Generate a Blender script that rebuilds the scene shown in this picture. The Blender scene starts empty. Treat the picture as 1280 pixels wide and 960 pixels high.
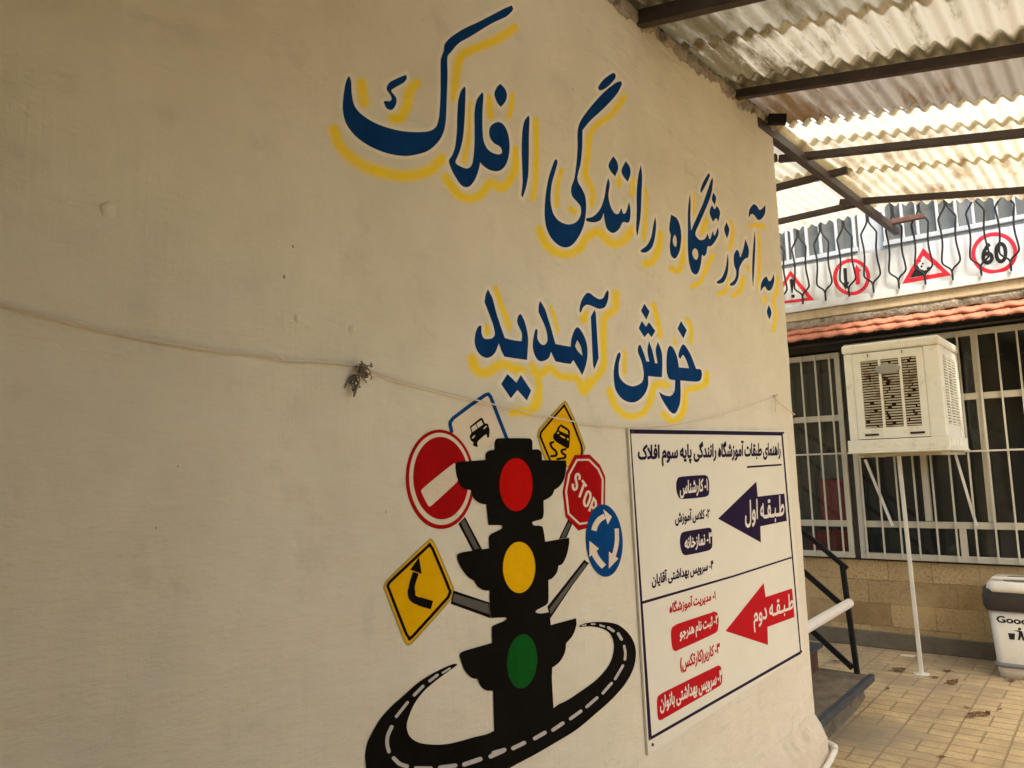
import bpy, bmesh, math, random
import numpy as np
from mathutils import Vector, Matrix
from mathutils.geometry import tessellate_polygon, delaunay_2d_cdt

random.seed(7)
rng = np.random.default_rng(7)
S = bpy.context.scene
COL = S.collection

# ------------------------------------------------------------------ camera
F = 949.0
CX, CZ = 1.304, 1.55
def cray(x, y): return np.array([x - 640.0, -(y - 480.0), -F])
_ay = cray(1408, 566); _ay /= np.linalg.norm(_ay)
_ax = -cray(-547, 626); _ax /= np.linalg.norm(_ax)
_ax = _ax - _ay * (_ax @ _ay); _ax /= np.linalg.norm(_ax)
_az = np.cross(_ax, _ay)
ROT = np.array([_ax, _ay, _az])
EYE = np.array([CX, 0.0, CZ])
cam_d = bpy.data.cameras.new('camera')
cam = bpy.data.objects.new('camera', cam_d); COL.objects.link(cam)
M = Matrix.Identity(4)
for i in range(3):
    for j in range(3): M[i][j] = ROT[i][j]
    M[i][3] = EYE[i]
cam.matrix_world = M
cam_d.sensor_fit = 'HORIZONTAL'; cam_d.sensor_width = 36.0
cam_d.lens = 36.0 * F / 1280.0
cam_d.clip_start = 0.02; cam_d.clip_end = 500
S.camera = cam

# ------------------------------------------------------------------ light
SUN_EL, SUN_AZ, SUN_STR, SKY_STR, EXPO = 54.0, 128.0, 1.15, 0.13, 2.35
w = bpy.data.worlds.new('World'); S.world = w; w.use_nodes = True
nt = w.node_tree; bg = nt.nodes['Background']
sky = nt.nodes.new('ShaderNodeTexSky'); sky.sky_type = 'NISHITA'; sky.sun_disc = False
sky.sun_elevation = math.radians(SUN_EL)
sky.sun_rotation = math.radians(SUN_AZ)
sky.dust_density = 4.0; sky.air_density = 1.2
nt.links.new(sky.outputs[0], bg.inputs[0]); bg.inputs[1].default_value = SKY_STR
sd = bpy.data.lights.new('sun', 'SUN'); sd.energy = SUN_STR; sd.angle = math.radians(12); sd.color = (1.0, 0.955, 0.87)
so = bpy.data.objects.new('sun', sd); COL.objects.link(so)
_d = Vector((math.sin(math.radians(SUN_AZ)) * math.cos(math.radians(SUN_EL)),
             math.cos(math.radians(SUN_AZ)) * math.cos(math.radians(SUN_EL)), math.sin(math.radians(SUN_EL))))
so.rotation_euler = _d.to_track_quat('Z', 'Y').to_euler(); so.location = (6, -3, 9)
S.view_settings.view_transform = 'Standard'; S.view_settings.look = 'None'
S.view_settings.exposure = EXPO; S.view_settings.gamma = 1; S.view_settings.use_curve_mapping = False
S.render.engine = 'CYCLES'
S.cycles.max_bounces = 10; S.cycles.diffuse_bounces = 6; S.cycles.transparent_max_bounces = 16
S.cycles.use_denoising = True
S.cycles.sample_clamp_indirect = 8

# ------------------------------------------------------------------ helpers
def at(px, py, axis, val):
    """point of the photograph carried onto a real plane of the place"""
    d = ROT @ cray(px, py)
    t = (val - EYE[axis]) / d[axis]
    return EYE + t * d

class MB:
    def __init__(s): s.v = []; s.f = []
    def add(s, vs, fs):
        o = len(s.v); s.v += [tuple(map(float, p)) for p in vs]; s.f += [tuple(i + o for i in f) for f in fs]; return s
    def box(s, x0, x1, y0, y1, z0, z1):
        return s.add([(x0,y0,z0),(x1,y0,z0),(x1,y1,z0),(x0,y1,z0),(x0,y0,z1),(x1,y0,z1),(x1,y1,z1),(x0,y1,z1)],
                     [(0,3,2,1),(4,5,6,7),(0,1,5,4),(1,2,6,5),(2,3,7,6),(3,0,4,7)])
    def bar(s, a, b, wd, h=None, up=(0,0,1)):
        a = Vector(a); b = Vector(b); h = h or wd; d = (b - a).normalized(); up = Vector(up)
        if abs(d.dot(up)) > .98: up = Vector((0,1,0))
        r = d.cross(up).normalized() * wd / 2; u = r.cross(d).normalized() * h / 2
        return s.add([a-r-u, a+r-u, a+r+u, a-r+u, b-r-u, b+r-u, b+r+u, b-r+u],
                     [(0,3,2,1),(4,5,6,7),(0,1,5,4),(1,2,6,5),(2,3,7,6),(3,0,4,7)])
    def tube(s, pts, r, n=8, caps=True):
        P = [Vector(p) for p in pts]; rs = r if isinstance(r, (list, tuple)) else [r] * len(P)
        rings = []; prev = None
        for i, p in enumerate(P):
            t = (P[min(i+1, len(P)-1)] - P[max(i-1, 0)]).normalized()
            if prev is None:
                a = Vector((0,0,1)) if abs(t.z) < .9 else Vector((1,0,0))
                u = t.cross(a).normalized()
            else:
                u = (prev - t * prev.dot(t)).normalized()
            prev = u; v = t.cross(u)
            rings.append([p + (u * math.cos(k*2*math.pi/n) + v * math.sin(k*2*math.pi/n)) * rs[i] for k in range(n)])
        vs = [q for R_ in rings for q in R_]; fs = []
        for i in range(len(P)-1):
            for k in range(n):
                fs.append((i*n+k, i*n+(k+1)%n, (i+1)*n+(k+1)%n, (i+1)*n+k))
        if caps:
            fs.append(tuple(range(n-1, -1, -1))); fs.append(tuple((len(P)-1)*n + k for k in range(n)))
        return s.add(vs, fs)
    def build(s, name, m, parent=None, smooth=False, bevel=0):
        me = bpy.data.meshes.new(name); me.from_pydata(s.v, [], s.f); me.update()
        me.materials.append(m)
        o = bpy.data.objects.new(name, me); COL.objects.link(o)
        if parent: o.parent = parent
        if smooth:
            for p in me.polygons: p.use_smooth = True
        if bevel:
            b = o.modifiers.new('bevel', 'BEVEL'); b.width = bevel; b.segments = 2; b.limit_method = 'ANGLE'
        return o

def tag(o, label=None, cat=None, group=None, kind=None):
    if label: o['label'] = label
    if cat: o['category'] = cat
    if group: o['group'] = group
    if kind: o['kind'] = kind
    return o
def empty(name, loc, label, cat, group=None):
    o = bpy.data.objects.new(name, None); COL.objects.link(o); o.empty_display_size = .1
    o.location = loc
    return tag(o, label, cat, group)
def keep(o, root):
    """parent a mesh given in world coordinates"""
    o.parent = root; o.matrix_parent_inverse = Matrix.Translation(-Vector(root.location)); return o

# ------------------------------------------------------------------ materials
def mat(name, col, rough=.7, var=None, vscale=3.0, bump=0, bscale=60, metal=0, spec=.3, detail=5, stretch=(1,1,1),
        dirt=None, dscale=1.2, dlo=.55, dhi=.75):
    m = bpy.data.materials.new(name); m.use_nodes = True; t = m.node_tree; N = t.nodes; L = t.links
    b = N['Principled BSDF']; b.inputs['Roughness'].default_value = rough; b.inputs['Metallic'].default_value = metal
    b.inputs['Specular IOR Level'].default_value = spec
    b.inputs['Base Color'].default_value = (*col, 1)
    geo = N.new('ShaderNodeNewGeometry'); mp = N.new('ShaderNodeMapping'); mp.inputs['Scale'].default_value = stretch
    L.new(geo.outputs['Position'], mp.inputs[0])
    cur = None
    if var:
        no = N.new('ShaderNodeTexNoise'); no.inputs['Scale'].default_value = vscale; no.inputs['Detail'].default_value = detail
        no.inputs['Roughness'].default_value = .65
        L.new(mp.outputs[0], no.inputs[0])
        rp = N.new('ShaderNodeMapRange'); rp.inputs[1].default_value = .3; rp.inputs[2].default_value = .7
        L.new(no.outputs[0], rp.inputs[0])
        mx = N.new('ShaderNodeMix'); mx.data_type = 'RGBA'
        mx.inputs[6].default_value = (*col, 1); mx.inputs[7].default_value = (*var, 1)
        L.new(rp.outputs[0], mx.inputs[0]); cur = mx.outputs[2]
    if dirt:
        n2 = N.new('ShaderNodeTexNoise'); n2.inputs['Scale'].default_value = dscale; n2.inputs['Detail'].default_value = 8
        n2.inputs['Roughness'].default_value = .7; L.new(mp.outputs[0], n2.inputs[0])
        r2 = N.new('ShaderNodeMapRange'); r2.inputs[1].default_value = dlo; r2.inputs[2].default_value = dhi
        L.new(n2.outputs[0], r2.inputs[0])
        m2 = N.new('ShaderNodeMix'); m2.data_type = 'RGBA'; L.new(r2.outputs[0], m2.inputs[0])
        if cur: L.new(cur, m2.inputs[6])
        else: m2.inputs[6].default_value = (*col, 1)
        m2.inputs[7].default_value = (*dirt, 1); cur = m2.outputs[2]
    if cur: L.new(cur, b.inputs['Base Color'])
    if bump:
        nb = N.new('ShaderNodeTexNoise'); nb.inputs['Scale'].default_value = bscale; nb.inputs['Detail'].default_value = 6
        L.new(mp.outputs[0], nb.inputs[0])
        bp = N.new('ShaderNodeBump'); bp.inputs['Strength'].default_value = 1; bp.inputs['Distance'].default_value = bump
        L.new(nb.outputs[0], bp.inputs['Height']); L.new(bp.outputs[0], b.inputs['Normal'])
    return m

def plaster_bump(m, amt=1.0):
    """trowel marks, grain and slow waviness of the hand-finished plaster, shared by all paint on the wall"""
    t = m.node_tree; N = t.nodes; L = t.links; b = N['Principled BSDF']
    geo = N.new('ShaderNodeNewGeometry')
    def noise(sc, det, st=(1,1,1), rot=(0,0,0), rgh=.6):
        mp = N.new('ShaderNodeMapping'); mp.inputs['Scale'].default_value = st; mp.inputs['Rotation'].default_value = rot
        L.new(geo.outputs['Position'], mp.inputs[0])
        n = N.new('ShaderNodeTexNoise'); n.inputs['Scale'].default_value = sc; n.inputs['Detail'].default_value = det
        n.inputs['Roughness'].default_value = rgh
        L.new(mp.outputs[0], n.inputs[0]); return n.outputs[0]
    big = noise(2.2, 3)
    trowel = noise(7, 6, (1, .5, 1.6), (math.radians(25), 0, 0))
    brush = noise(30, 4, (1, .15, 1.4), (math.radians(-50), 0, 0))
    grain = noise(130, 3)
    brush2 = noise(34, 4, (1, 1.6, .14), (math.radians(12), 0, 0))
    mask = noise(1.7, 2)
    mr = N.new('ShaderNodeMapRange'); mr.inputs[1].default_value = .42; mr.inputs[2].default_value = .6; L.new(mask, mr.inputs[0])
    mb = N.new('ShaderNodeMix'); mb.data_type = 'FLOAT'; L.new(mr.outputs[0], mb.inputs[0]); L.new(brush, mb.inputs[2]); L.new(brush2, mb.inputs[3])
    def mul(a, k):
        q = N.new('ShaderNodeMath'); q.operation = 'MULTIPLY'; L.new(a, q.inputs[0]); q.inputs[1].default_value = k; return q.outputs[0]
    def add(a, c):
        q = N.new('ShaderNodeMath'); q.operation = 'ADD'; L.new(a, q.inputs[0]); L.new(c, q.inputs[1]); return q.outputs[0]
    h = add(add(mul(big, .022), mul(trowel, .0140)), add(mul(mb.outputs[0], .0022), mul(grain, .0005)))
    bp = N.new('ShaderNodeBump'); bp.inputs['Strength'].default_value = 1; bp.inputs['Distance'].default_value = amt
    L.new(h, bp.inputs['Height']); L.new(bp.outputs[0], b.inputs['Normal'])
    return m

PL = (.725, .665, .51)
M_wall = plaster_bump(mat('plaster_paint', PL, .62, var=(.64, .585, .44), vscale=2.8, dirt=(.53, .48, .36), dscale=6, dlo=.56, dhi=.85))
def hairlines(m):
    t = m.node_tree; N = t.nodes; L = t.links; b = N['Principled BSDF']; src = b.inputs['Base Color'].links[0].from_socket
    geo = N.new('ShaderNodeNewGeometry'); wn = N.new('ShaderNodeTexNoise'); wn.inputs['Scale'].default_value = 5; wn.inputs['Detail'].default_value = 6; L.new(geo.outputs['Position'], wn.inputs[0])
    sc = N.new('ShaderNodeVectorMath'); sc.operation = 'SCALE'; sc.inputs['Scale'].default_value = .35; L.new(wn.outputs['Color'], sc.inputs[0])
    ad = N.new('ShaderNodeVectorMath'); ad.operation = 'ADD'; L.new(geo.outputs['Position'], ad.inputs[0]); L.new(sc.outputs[0], ad.inputs[1])
    vo = N.new('ShaderNodeTexVoronoi'); vo.feature = 'DISTANCE_TO_EDGE'; vo.inputs['Scale'].default_value = 1.5; L.new(ad.outputs[0], vo.inputs[0])
    r1 = N.new('ShaderNodeMapRange'); r1.inputs[1].default_value = .0045; r1.inputs[2].default_value = .0010; L.new(vo.outputs['Distance'], r1.inputs[0])
    mk = N.new('ShaderNodeTexNoise'); mk.inputs['Scale'].default_value = 1.9; mk.inputs['Detail'].default_value = 3; L.new(geo.outputs['Position'], mk.inputs[0])
    r2 = N.new('ShaderNodeMapRange'); r2.inputs[1].default_value = .52; r2.inputs[2].default_value = .66; r2.inputs[4].default_value = .16; L.new(mk.outputs[0], r2.inputs[0])
    mu = N.new('ShaderNodeMath'); mu.operation = 'MULTIPLY'; L.new(r1.outputs[0], mu.inputs[0]); L.new(r2.outputs[0], mu.inputs[1])
    mx = N.new('ShaderNodeMix'); mx.data_type = 'RGBA'; L.new(mu.outputs[0], mx.inputs[0]); L.new(src, mx.inputs[6]); mx.inputs[7].default_value = (.30, .25, .18, 1); L.new(mx.outputs[2], b.inputs['Base Color'])
hairlines(M_wall)
M_rough = mat('rough_mortar', (.40, .35, .27), .9, var=(.25, .21, .16), vscale=22, bump=.014, bscale=60, dirt=(.09, .075, .06), dscale=12, dlo=.5, dhi=.66)
M_navy = plaster_bump(mat('navy_wall_paint', (.003, .030, .115), .75, var=(.006, .05, .165), vscale=11, stretch=(1, 1, .35), spec=.02))
M_red = plaster_bump(mat('red_wall_paint', (.40, .006, .006), .75, spec=.02, var=(.31, .005, .005), vscale=14, stretch=(1, 2.2, .3)))
M_redlens = plaster_bump(mat('bright_red_wall_paint', (.52, .006, .004), .75, spec=.02, var=(.42, .005, .004), vscale=14, stretch=(1, 2.2, .3)))
M_yel = plaster_bump(mat('yellow_wall_paint', (.80, .44, .003), .75, spec=.02, var=(.70, .385, .003), vscale=9))
M_olive = plaster_bump(mat('olive_yellow_paint', (.42, .29, .03), .55, var=(.34, .24, .04), vscale=12))
M_black = plaster_bump(mat('black_wall_paint', (.006, .005, .0035), .8, var=(.010, .008, .006), vscale=6, spec=.02))
M_green = plaster_bump(mat('green_wall_paint', (.006, .095, .012), .75, spec=.02, var=(.005, .075, .010), vscale=12, stretch=(1, 2.2, .3)))
M_cream = plaster_bump(mat('cream_sign_paint', (.72, .62, .45), .6, var=(.66, .56, .41), vscale=8))
M_pale = plaster_bump(mat('pale_grey_paint', (.50, .47, .42), .6, var=(.42, .39, .35), vscale=20))
M_greyp = plaster_bump(mat('grey_pole_paint', (.085, .08, .068), .5, var=(.05, .047, .04), vscale=9))
M_blue = plaster_bump(mat('blue_sign_paint', (.004, .06, .20), .75, spec=.02, var=(.004, .045, .155), vscale=9))
M_vinyl = mat('printed_vinyl', (.74, .70, .565), .55, var=(.69, .655, .525), vscale=4, bump=.004, bscale=5, spec=.12)
M_vback = mat('vinyl_edge', (.6, .56, .48), .5)
M_purple = mat('dark_purple_print', (.016, .008, .034), .6, spec=.06, bump=.004, bscale=5)
M_vred = mat('red_print', (.46, .006, .012), .6, spec=.05, bump=.004, bscale=5)
M_vwhite = mat('white_print', (.72, .66, .56), .42, spec=.4)
M_string = mat('grey_cord', (.62, .56, .46), .8)
M_wire = mat('rusty_wire', (.10, .085, .065), .8, var=(.30, .26, .2), vscale=70)
M_steel = mat('brown_steel', (.028, .018, .014), .55, var=(.055, .034, .024), vscale=9, spec=.4, bump=.001, bscale=60)
M_rust = mat('rusty_steel', (.12, .055, .035), .7, var=(.07, .03, .02), vscale=15)
M_framec = mat('cream_metal', (.52, .48, .37), .5, var=(.45, .41, .31), vscale=6, dirt=(.25, .2, .14), dscale=12, dlo=.66, dhi=.8)
M_iron = mat('black_iron', (.010, .010, .010), .65, var=(.018, .016, .014), vscale=20, spec=.15)
M_white = mat('white_plastic_sheet', (.56, .575, .565), .5, var=(.48, .495, .485), vscale=4)
M_whitep = mat('white_paint', (.72, .68, .57), .5, var=(.62, .58, .47), vscale=7)
M_signred = mat('sign_red', (.55, .018, .035), .4)
M_signblk = mat('sign_black', (.012, .012, .012), .4)
M_cooler = mat('cooler_cream', (.84, .82, .70), .45, var=(.77, .745, .62), vscale=6, dirt=(.48, .40, .26), dscale=7, dlo=.53, dhi=.85)
M_dark = mat('soffit_shade_black', (.012, .010, .008), .8)
M_wood = mat('dark_wood', (.05, .042, .033), .7, var=(.03, .025, .02), vscale=8)
M_tile = mat('clay_tile', (.46, .18, .105), .75, var=(.38, .145, .085), vscale=9, bump=.006, bscale=30, dirt=(.24, .11, .07), dscale=14, dlo=.62, dhi=.74)
M_band = mat('stained_plaster', (.55, .47, .33), .85, var=(.40, .31, .18), vscale=5, stretch=(1, 1, .4), bump=.006, bscale=40)
M_step = mat('worn_concrete', (.20, .165, .11), .85, var=(.085, .068, .045), vscale=8, bump=.008, bscale=40, dirt=(.36, .31, .22), dscale=14, dlo=.62, dhi=.72)
M_slate = mat('slate_nosing', (.055, .07, .085), .5, var=(.035, .04, .045), vscale=12, bump=.003, bscale=60)
M_pvc = mat('white_pvc', (.74, .71, .63), .4, var=(.66, .62, .54), vscale=9)
M_leaf = mat('dead_leaf', (.24, .125, .05), .8, var=(.09, .045, .02), vscale=45)
M_binw = mat('bin_cream', (.66, .62, .51), .4, var=(.60, .56, .45), vscale=5)
M_bind = mat('bin_brown_grey', (.045, .037, .032), .5, var=(.035, .03, .026), vscale=9)
M_bing = mat('bin_grey', (.18, .18, .17), .5)
M_framegrey = mat('grey_white_metal', (.40, .41, .40), .6, var=(.33, .34, .33), vscale=6)
M_ledge = mat('stained_ledge', (.36, .36, .34), .8, var=(.25, .25, .23), vscale=12, stretch=(.4, 1, 2))
M_room2 = mat('upper_room_paint', (.42, .40, .37), .9, var=(.3, .29, .27), vscale=2)
M_redch = mat('red_fabric', (.42, .02, .022), .8)
M_curt = mat('white_curtain', (.6, .6, .62), .9)
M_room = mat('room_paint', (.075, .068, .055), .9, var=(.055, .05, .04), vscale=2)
M_out = mat('yard_wall_plaster', (.45, .39, .30), .9, var=(.38, .33, .25), vscale=2)

def glass(name, tint, refl=.1, veil=0, dcol=(.4, .4, .36)):
    m = bpy.data.materials.new(name); m.use_nodes = True; t = m.node_tree; N = t.nodes; L = t.links
    N.remove(N['Principled BSDF'])
    tr = N.new('ShaderNodeBsdfTransparent'); tr.inputs[0].default_value = (*tint, 1)
    gl = N.new('ShaderNodeBsdfGlossy'); gl.inputs['Roughness'].default_value = .04; gl.inputs[0].default_value = (.9, .9, .85, 1)
    geo = N.new('ShaderNodeNewGeometry'); nz = N.new('ShaderNodeTexNoise'); nz.inputs['Scale'].default_value = 1.6
    L.new(geo.outputs['Position'], nz.inputs[0]); bp = N.new('ShaderNodeBump'); bp.inputs['Distance'].default_value = .004
    L.new(nz.outputs[0], bp.inputs['Height']); L.new(bp.outputs[0], gl.inputs['Normal'])
    mx = N.new('ShaderNodeMixShader'); mx.inputs[0].default_value = refl
    L.new(tr.outputs[0], mx.inputs[1]); L.new(gl.outputs[0], mx.inputs[2])
    df = N.new('ShaderNodeBsdfDiffuse'); df.inputs[0].default_value = (*dcol, 1); m2 = N.new('ShaderNodeMixShader'); m2.inputs[0].default_value = veil  # flat grey veil: pane brightness put into the colour
    L.new(mx.outputs[0], m2.inputs[1]); L.new(df.outputs[0], m2.inputs[2]); L.new(m2.outputs[0], N['Material Output'].inputs[0])
    return m
M_glass = glass('dark_glass', (.5, .5, .46), .045, .015)
M_glass2 = glass('upper_glass', (.75, .75, .73), .03, .20, (.35, .36, .32))
M_glass3 = glass('pale_veil_glass', (.5, .5, .45), .05, .07, (.40, .37, .29))  # left panes: grey veil stands in for their bright reflection

def sheet_mat(name, col, trans, tcol, stain, sc=6, lo=.5, hi=.7, near=.2):
    """corrugated plastic: part of the daylight comes through it"""
    m = bpy.data.materials.new(name); m.use_nodes = True; t = m.node_tree; N = t.nodes; L = t.links
    N.remove(N['Principled BSDF'])
    geo = N.new('ShaderNodeNewGeometry'); mp = N.new('ShaderNodeMapping'); mp.inputs['Scale'].default_value = (1.6, .35, 1)
    L.new(geo.outputs['Position'], mp.inputs[0])
    n = N.new('ShaderNodeTexNoise'); n.inputs['Scale'].default_value = sc; n.inputs['Detail'].default_value = 8; n.inputs['Roughness'].default_value = .7
    L.new(mp.outputs[0], n.inputs[0])
    sx_ = N.new('ShaderNodeSeparateXYZ'); L.new(geo.outputs['Position'], sx_.inputs[0])
    wall_dirt = N.new('ShaderNodeMapRange'); wall_dirt.inputs[1].default_value = .42; wall_dirt.inputs[2].default_value = .02; wall_dirt.inputs[3].default_value = 0; wall_dirt.inputs[4].default_value = near; L.new(sx_.outputs[0], wall_dirt.inputs[0])
    ad0 = N.new('ShaderNodeMath'); ad0.operation = 'ADD'; L.new(n.outputs[0], ad0.inputs[0]); L.new(wall_dirt.outputs[0], ad0.inputs[1])
    r = N.new('ShaderNodeMapRange'); r.inputs[1].default_value = lo; r.inputs[2].default_value = hi; L.new(ad0.outputs[0], r.inputs[0])
    def mixc(a, c):
        q = N.new('ShaderNodeMix'); q.data_type = 'RGBA'; L.new(r.outputs[0], q.inputs[0])
        q.inputs[6].default_value = (*a, 1); q.inputs[7].default_value = (*c, 1); return q.outputs[2]
    di = N.new('ShaderNodeBsdfDiffuse'); L.new(mixc(col, stain), di.inputs[0])
    tl = N.new('ShaderNodeBsdfTranslucent'); L.new(mixc(tcol, tuple(a * b * 1.15 for a, b in zip(tcol, stain))), tl.inputs[0])
    mx = N.new('ShaderNodeMixShader'); mx.inputs[0].default_value = trans
    L.new(di.outputs[0], mx.inputs[1]); L.new(tl.outputs[0], mx.inputs[2]); L.new(mx.outputs[0], N['Material Output'].inputs[0])
    return m
SH_opaque = sheet_mat('weathered_sheet', (.20, .175, .12), .06, (.6, .5, .3), (.10, .085, .06))
SH_olive = sheet_mat('olive_sheet', (.34, .315, .23), .10, (.75, .71, .56), (.20, .18, .13))
SH_olive2 = sheet_mat('translucent_olive_sheet', (.30, .28, .21), .16, (.75, .73, .64), (.18, .165, .13))  # olive sheet made more translucent, passing more daylight to the mural's middle
SH_pale = sheet_mat('chalky_sheet', (.54, .51, .43), .13, (.8, .75, .6), (.20, .175, .12), sc=9, lo=.53, hi=.68, near=.24)
SH_brown = sheet_mat('brown_sheet', (.26, .225, .17), .10, (.7, .62, .5), (.24, .17, .10))
SH_yellow = sheet_mat('yellowed_sheet', (.56, .49, .31), .25, (.92, .87, .68), (.36, .26, .15), sc=5, lo=.47, hi=.66, near=0)
SH_clear = sheet_mat('clear_sheet', (.66, .63, .52), .31, (.92, .88, .72), (.55, .48, .32), sc=7, lo=.55, hi=.8, near=0)

def brick_mat(name, c1, c2, mortar, bw, bh, ms, axes, bumpd=.004, dirt=None, rough=.8, grain=None, patch=None, long_rows=False):
    m = bpy.data.materials.new(name); m.use_nodes = True; t = m.node_tree; N = t.nodes; L = t.links
    b = N['Principled BSDF']; b.inputs['Roughness'].default_value = rough; b.inputs['Specular IOR Level'].default_value = .25
    geo = N.new('ShaderNodeNewGeometry'); sp = N.new('ShaderNodeSeparateXYZ'); cb = N.new('ShaderNodeCombineXYZ')
    L.new(geo.outputs['Position'], sp.inputs[0]); L.new(sp.outputs[axes[0]], cb.inputs[0]); L.new(sp.outputs[axes[1]], cb.inputs[1])
    wob = N.new('ShaderNodeTexNoise'); wob.inputs['Scale'].default_value = 9; wob.inputs['Detail'].default_value = 3
    L.new(geo.outputs['Position'], wob.inputs[0])
    vs = N.new('ShaderNodeVectorMath'); vs.operation = 'SCALE'; vs.inputs['Scale'].default_value = .016; L.new(wob.outputs['Color'], vs.inputs[0])
    va = N.new('ShaderNodeVectorMath'); va.operation = 'ADD'; L.new(cb.outputs[0], va.inputs[0]); L.new(vs.outputs[0], va.inputs[1])
    sh_ = N.new('ShaderNodeVectorMath'); sh_.operation = 'ADD'; L.new(va.outputs[0], sh_.inputs[0]); sh_.inputs[1].default_value = (-.142 if long_rows else 0, 0, 0)
    br = N.new('ShaderNodeTexBrick'); br.inputs['Scale'].default_value = 1
    br.inputs['Brick Width'].default_value = bw; br.inputs['Row Height'].default_value = bh
    br.inputs['Mortar Size'].default_value = ms; br.inputs['Mortar Smooth'].default_value = .25; br.inputs['Bias'].default_value = 0
    br.inputs['Color1'].default_value = (*c1, 1); br.inputs['Color2'].default_value = (*c2, 1); br.inputs['Mortar'].default_value = (*mortar, 1)
    L.new(sh_.outputs[0], br.inputs[0])
    if long_rows: br.offset = 0; br.squash = 2.0; br.squash_frequency = 3
    cur = br.outputs[0]
    def noise(sc, det=7, rgh=.7):
        n = N.new('ShaderNodeTexNoise'); n.inputs['Scale'].default_value = sc; n.inputs['Detail'].default_value = det; n.inputs['Roughness'].default_value = rgh
        L.new(geo.outputs['Position'], n.inputs[0]); return n.outputs[0]
    def rng_(o, a, c):
        r = N.new('ShaderNodeMapRange'); r.inputs[1].default_value = a; r.inputs[2].default_value = c; L.new(o, r.inputs[0]); return r.outputs[0]
    def mixin(fac, col):
        nonlocal cur
        q = N.new('ShaderNodeMix'); q.data_type = 'RGBA'; L.new(fac, q.inputs[0]); L.new(cur, q.inputs[6]); q.inputs[7].default_value = (*col, 1); cur = q.outputs[2]
    if grain:
        g = rng_(noise(60, 5), .42, .70); gm = N.new('ShaderNodeMath'); gm.operation = 'MULTIPLY'; L.new(g, gm.inputs[0]); gm.inputs[1].default_value = .95
        mixin(gm.outputs[0], grain)
    if dirt:
        yy = N.new('ShaderNodeMapRange'); yy.inputs[1].default_value = 5.2; yy.inputs[2].default_value = 6.7; yy.inputs[4].default_value = .13 if axes == (0, 1) else 0; L.new(sp.outputs[1], yy.inputs[0])
        ys_ = N.new('ShaderNodeMath'); ys_.operation = 'ADD'; L.new(noise(2.6), ys_.inputs[0]); L.new(yy.outputs[0], ys_.inputs[1])
        d = rng_(ys_.outputs[0], .42, .68); dm = N.new('ShaderNodeMath'); dm.operation = 'MULTIPLY'; L.new(d, dm.inputs[0]); dm.inputs[1].default_value = .75
        mixin(dm.outputs[0], dirt)
    if patch:
        # cement smear over the paving beside the steps
        (px_, py_, rad, pc) = patch
        ds = N.new('ShaderNodeVectorMath'); ds.operation = 'DISTANCE'; L.new(geo.outputs['Position'], ds.inputs[0]); ds.inputs[1].default_value = (px_, py_, 0)
        ad = N.new('ShaderNodeMath'); ad.operation = 'ADD'; L.new(ds.outputs['Value'], ad.inputs[0])
        nn = N.new('ShaderNodeMath'); nn.operation = 'MULTIPLY'; L.new(noise(6), nn.inputs[0]); nn.inputs[1].default_value = .7; L.new(nn.outputs[0], ad.inputs[1])
        f = rng_(ad.outputs[0], rad + .55, rad + .2); mixin(f, pc)
    L.new(cur, b.inputs['Base Color'])
    inv = N.new('ShaderNodeMath'); inv.operation = 'SUBTRACT'; inv.inputs[0].default_value = 1; L.new(br.outputs[1], inv.inputs[1])
    hn = N.new('ShaderNodeMath'); hn.operation = 'MULTIPLY_ADD'; L.new(noise(40), hn.inputs[0]); hn.inputs[1].default_value = .5; L.new(inv.outputs[0], hn.inputs[2])
    bp = N.new('ShaderNodeBump'); bp.inputs['Distance'].default_value = bumpd; L.new(hn.outputs[0], bp.inputs['Height']); L.new(bp.outputs[0], b.inputs['Normal'])
    return m
M_pave = brick_mat('tan_paving', (.62, .475, .25), (.52, .385, .195), (.26, .19, .10), .133, .108, .0062, (0, 1), .004, long_rows=True,
                   dirt=(.27, .205, .125), grain=(.40, .285, .14), patch=(-.05, 4.75, .25, (.27, .22, .145)))
M_stone = brick_mat('stone_cladding', (.50, .35, .16), (.22, .14, .055), (.16, .115, .06), .33, .187, .0025, (0, 2), .002,
                    dirt=(.46, .33, .15), grain=(.20, .13, .055))
M_skirt = mat('cement_skirting', (.17, .14, .09), .9, var=(.105, .088, .058), vscale=6, bump=.004, bscale=40, dirt=(.2, .16, .11), dscale=3)

# ------------------------------------------------------------------ flat painted shapes
def smooth_loop(pts, n=7):
    """closed outline; a third value marks a corner, the spans between corners are Catmull-Rom curves"""
    P = [(p[0], p[1]) for p in pts]; C = [len(p) > 2 for p in pts]; N_ = len(P)
    out = []
    for i in range(N_):
        p1, p2 = P[i], P[(i+1) % N_]
        p0 = P[i-1] if not C[i] else (2*p1[0]-p2[0], 2*p1[1]-p2[1])
        p3 = P[(i+2) % N_] if not C[(i+1) % N_] else (2*p2[0]-p1[0], 2*p2[1]-p1[1])
        for k in range(n):
            t = k / n; a = []
            for d in (0, 1):
                m1 = (p2[d]-p0[d])*.5; m2 = (p3[d]-p1[d])*.5
                L_ = math.hypot(p2[0]-p1[0], p2[1]-p1[1])
                t3 = t*t*t; t2 = t*t
                a.append((2*t3-3*t2+1)*p1[d] + (t3-2*t2+t)*max(-L_, min(L_, m1)) + (-2*t3+3*t2)*p2[d] + (t3-t2)*max(-L_, min(L_, m2)))
            out.append(tuple(a))
    return out
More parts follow.
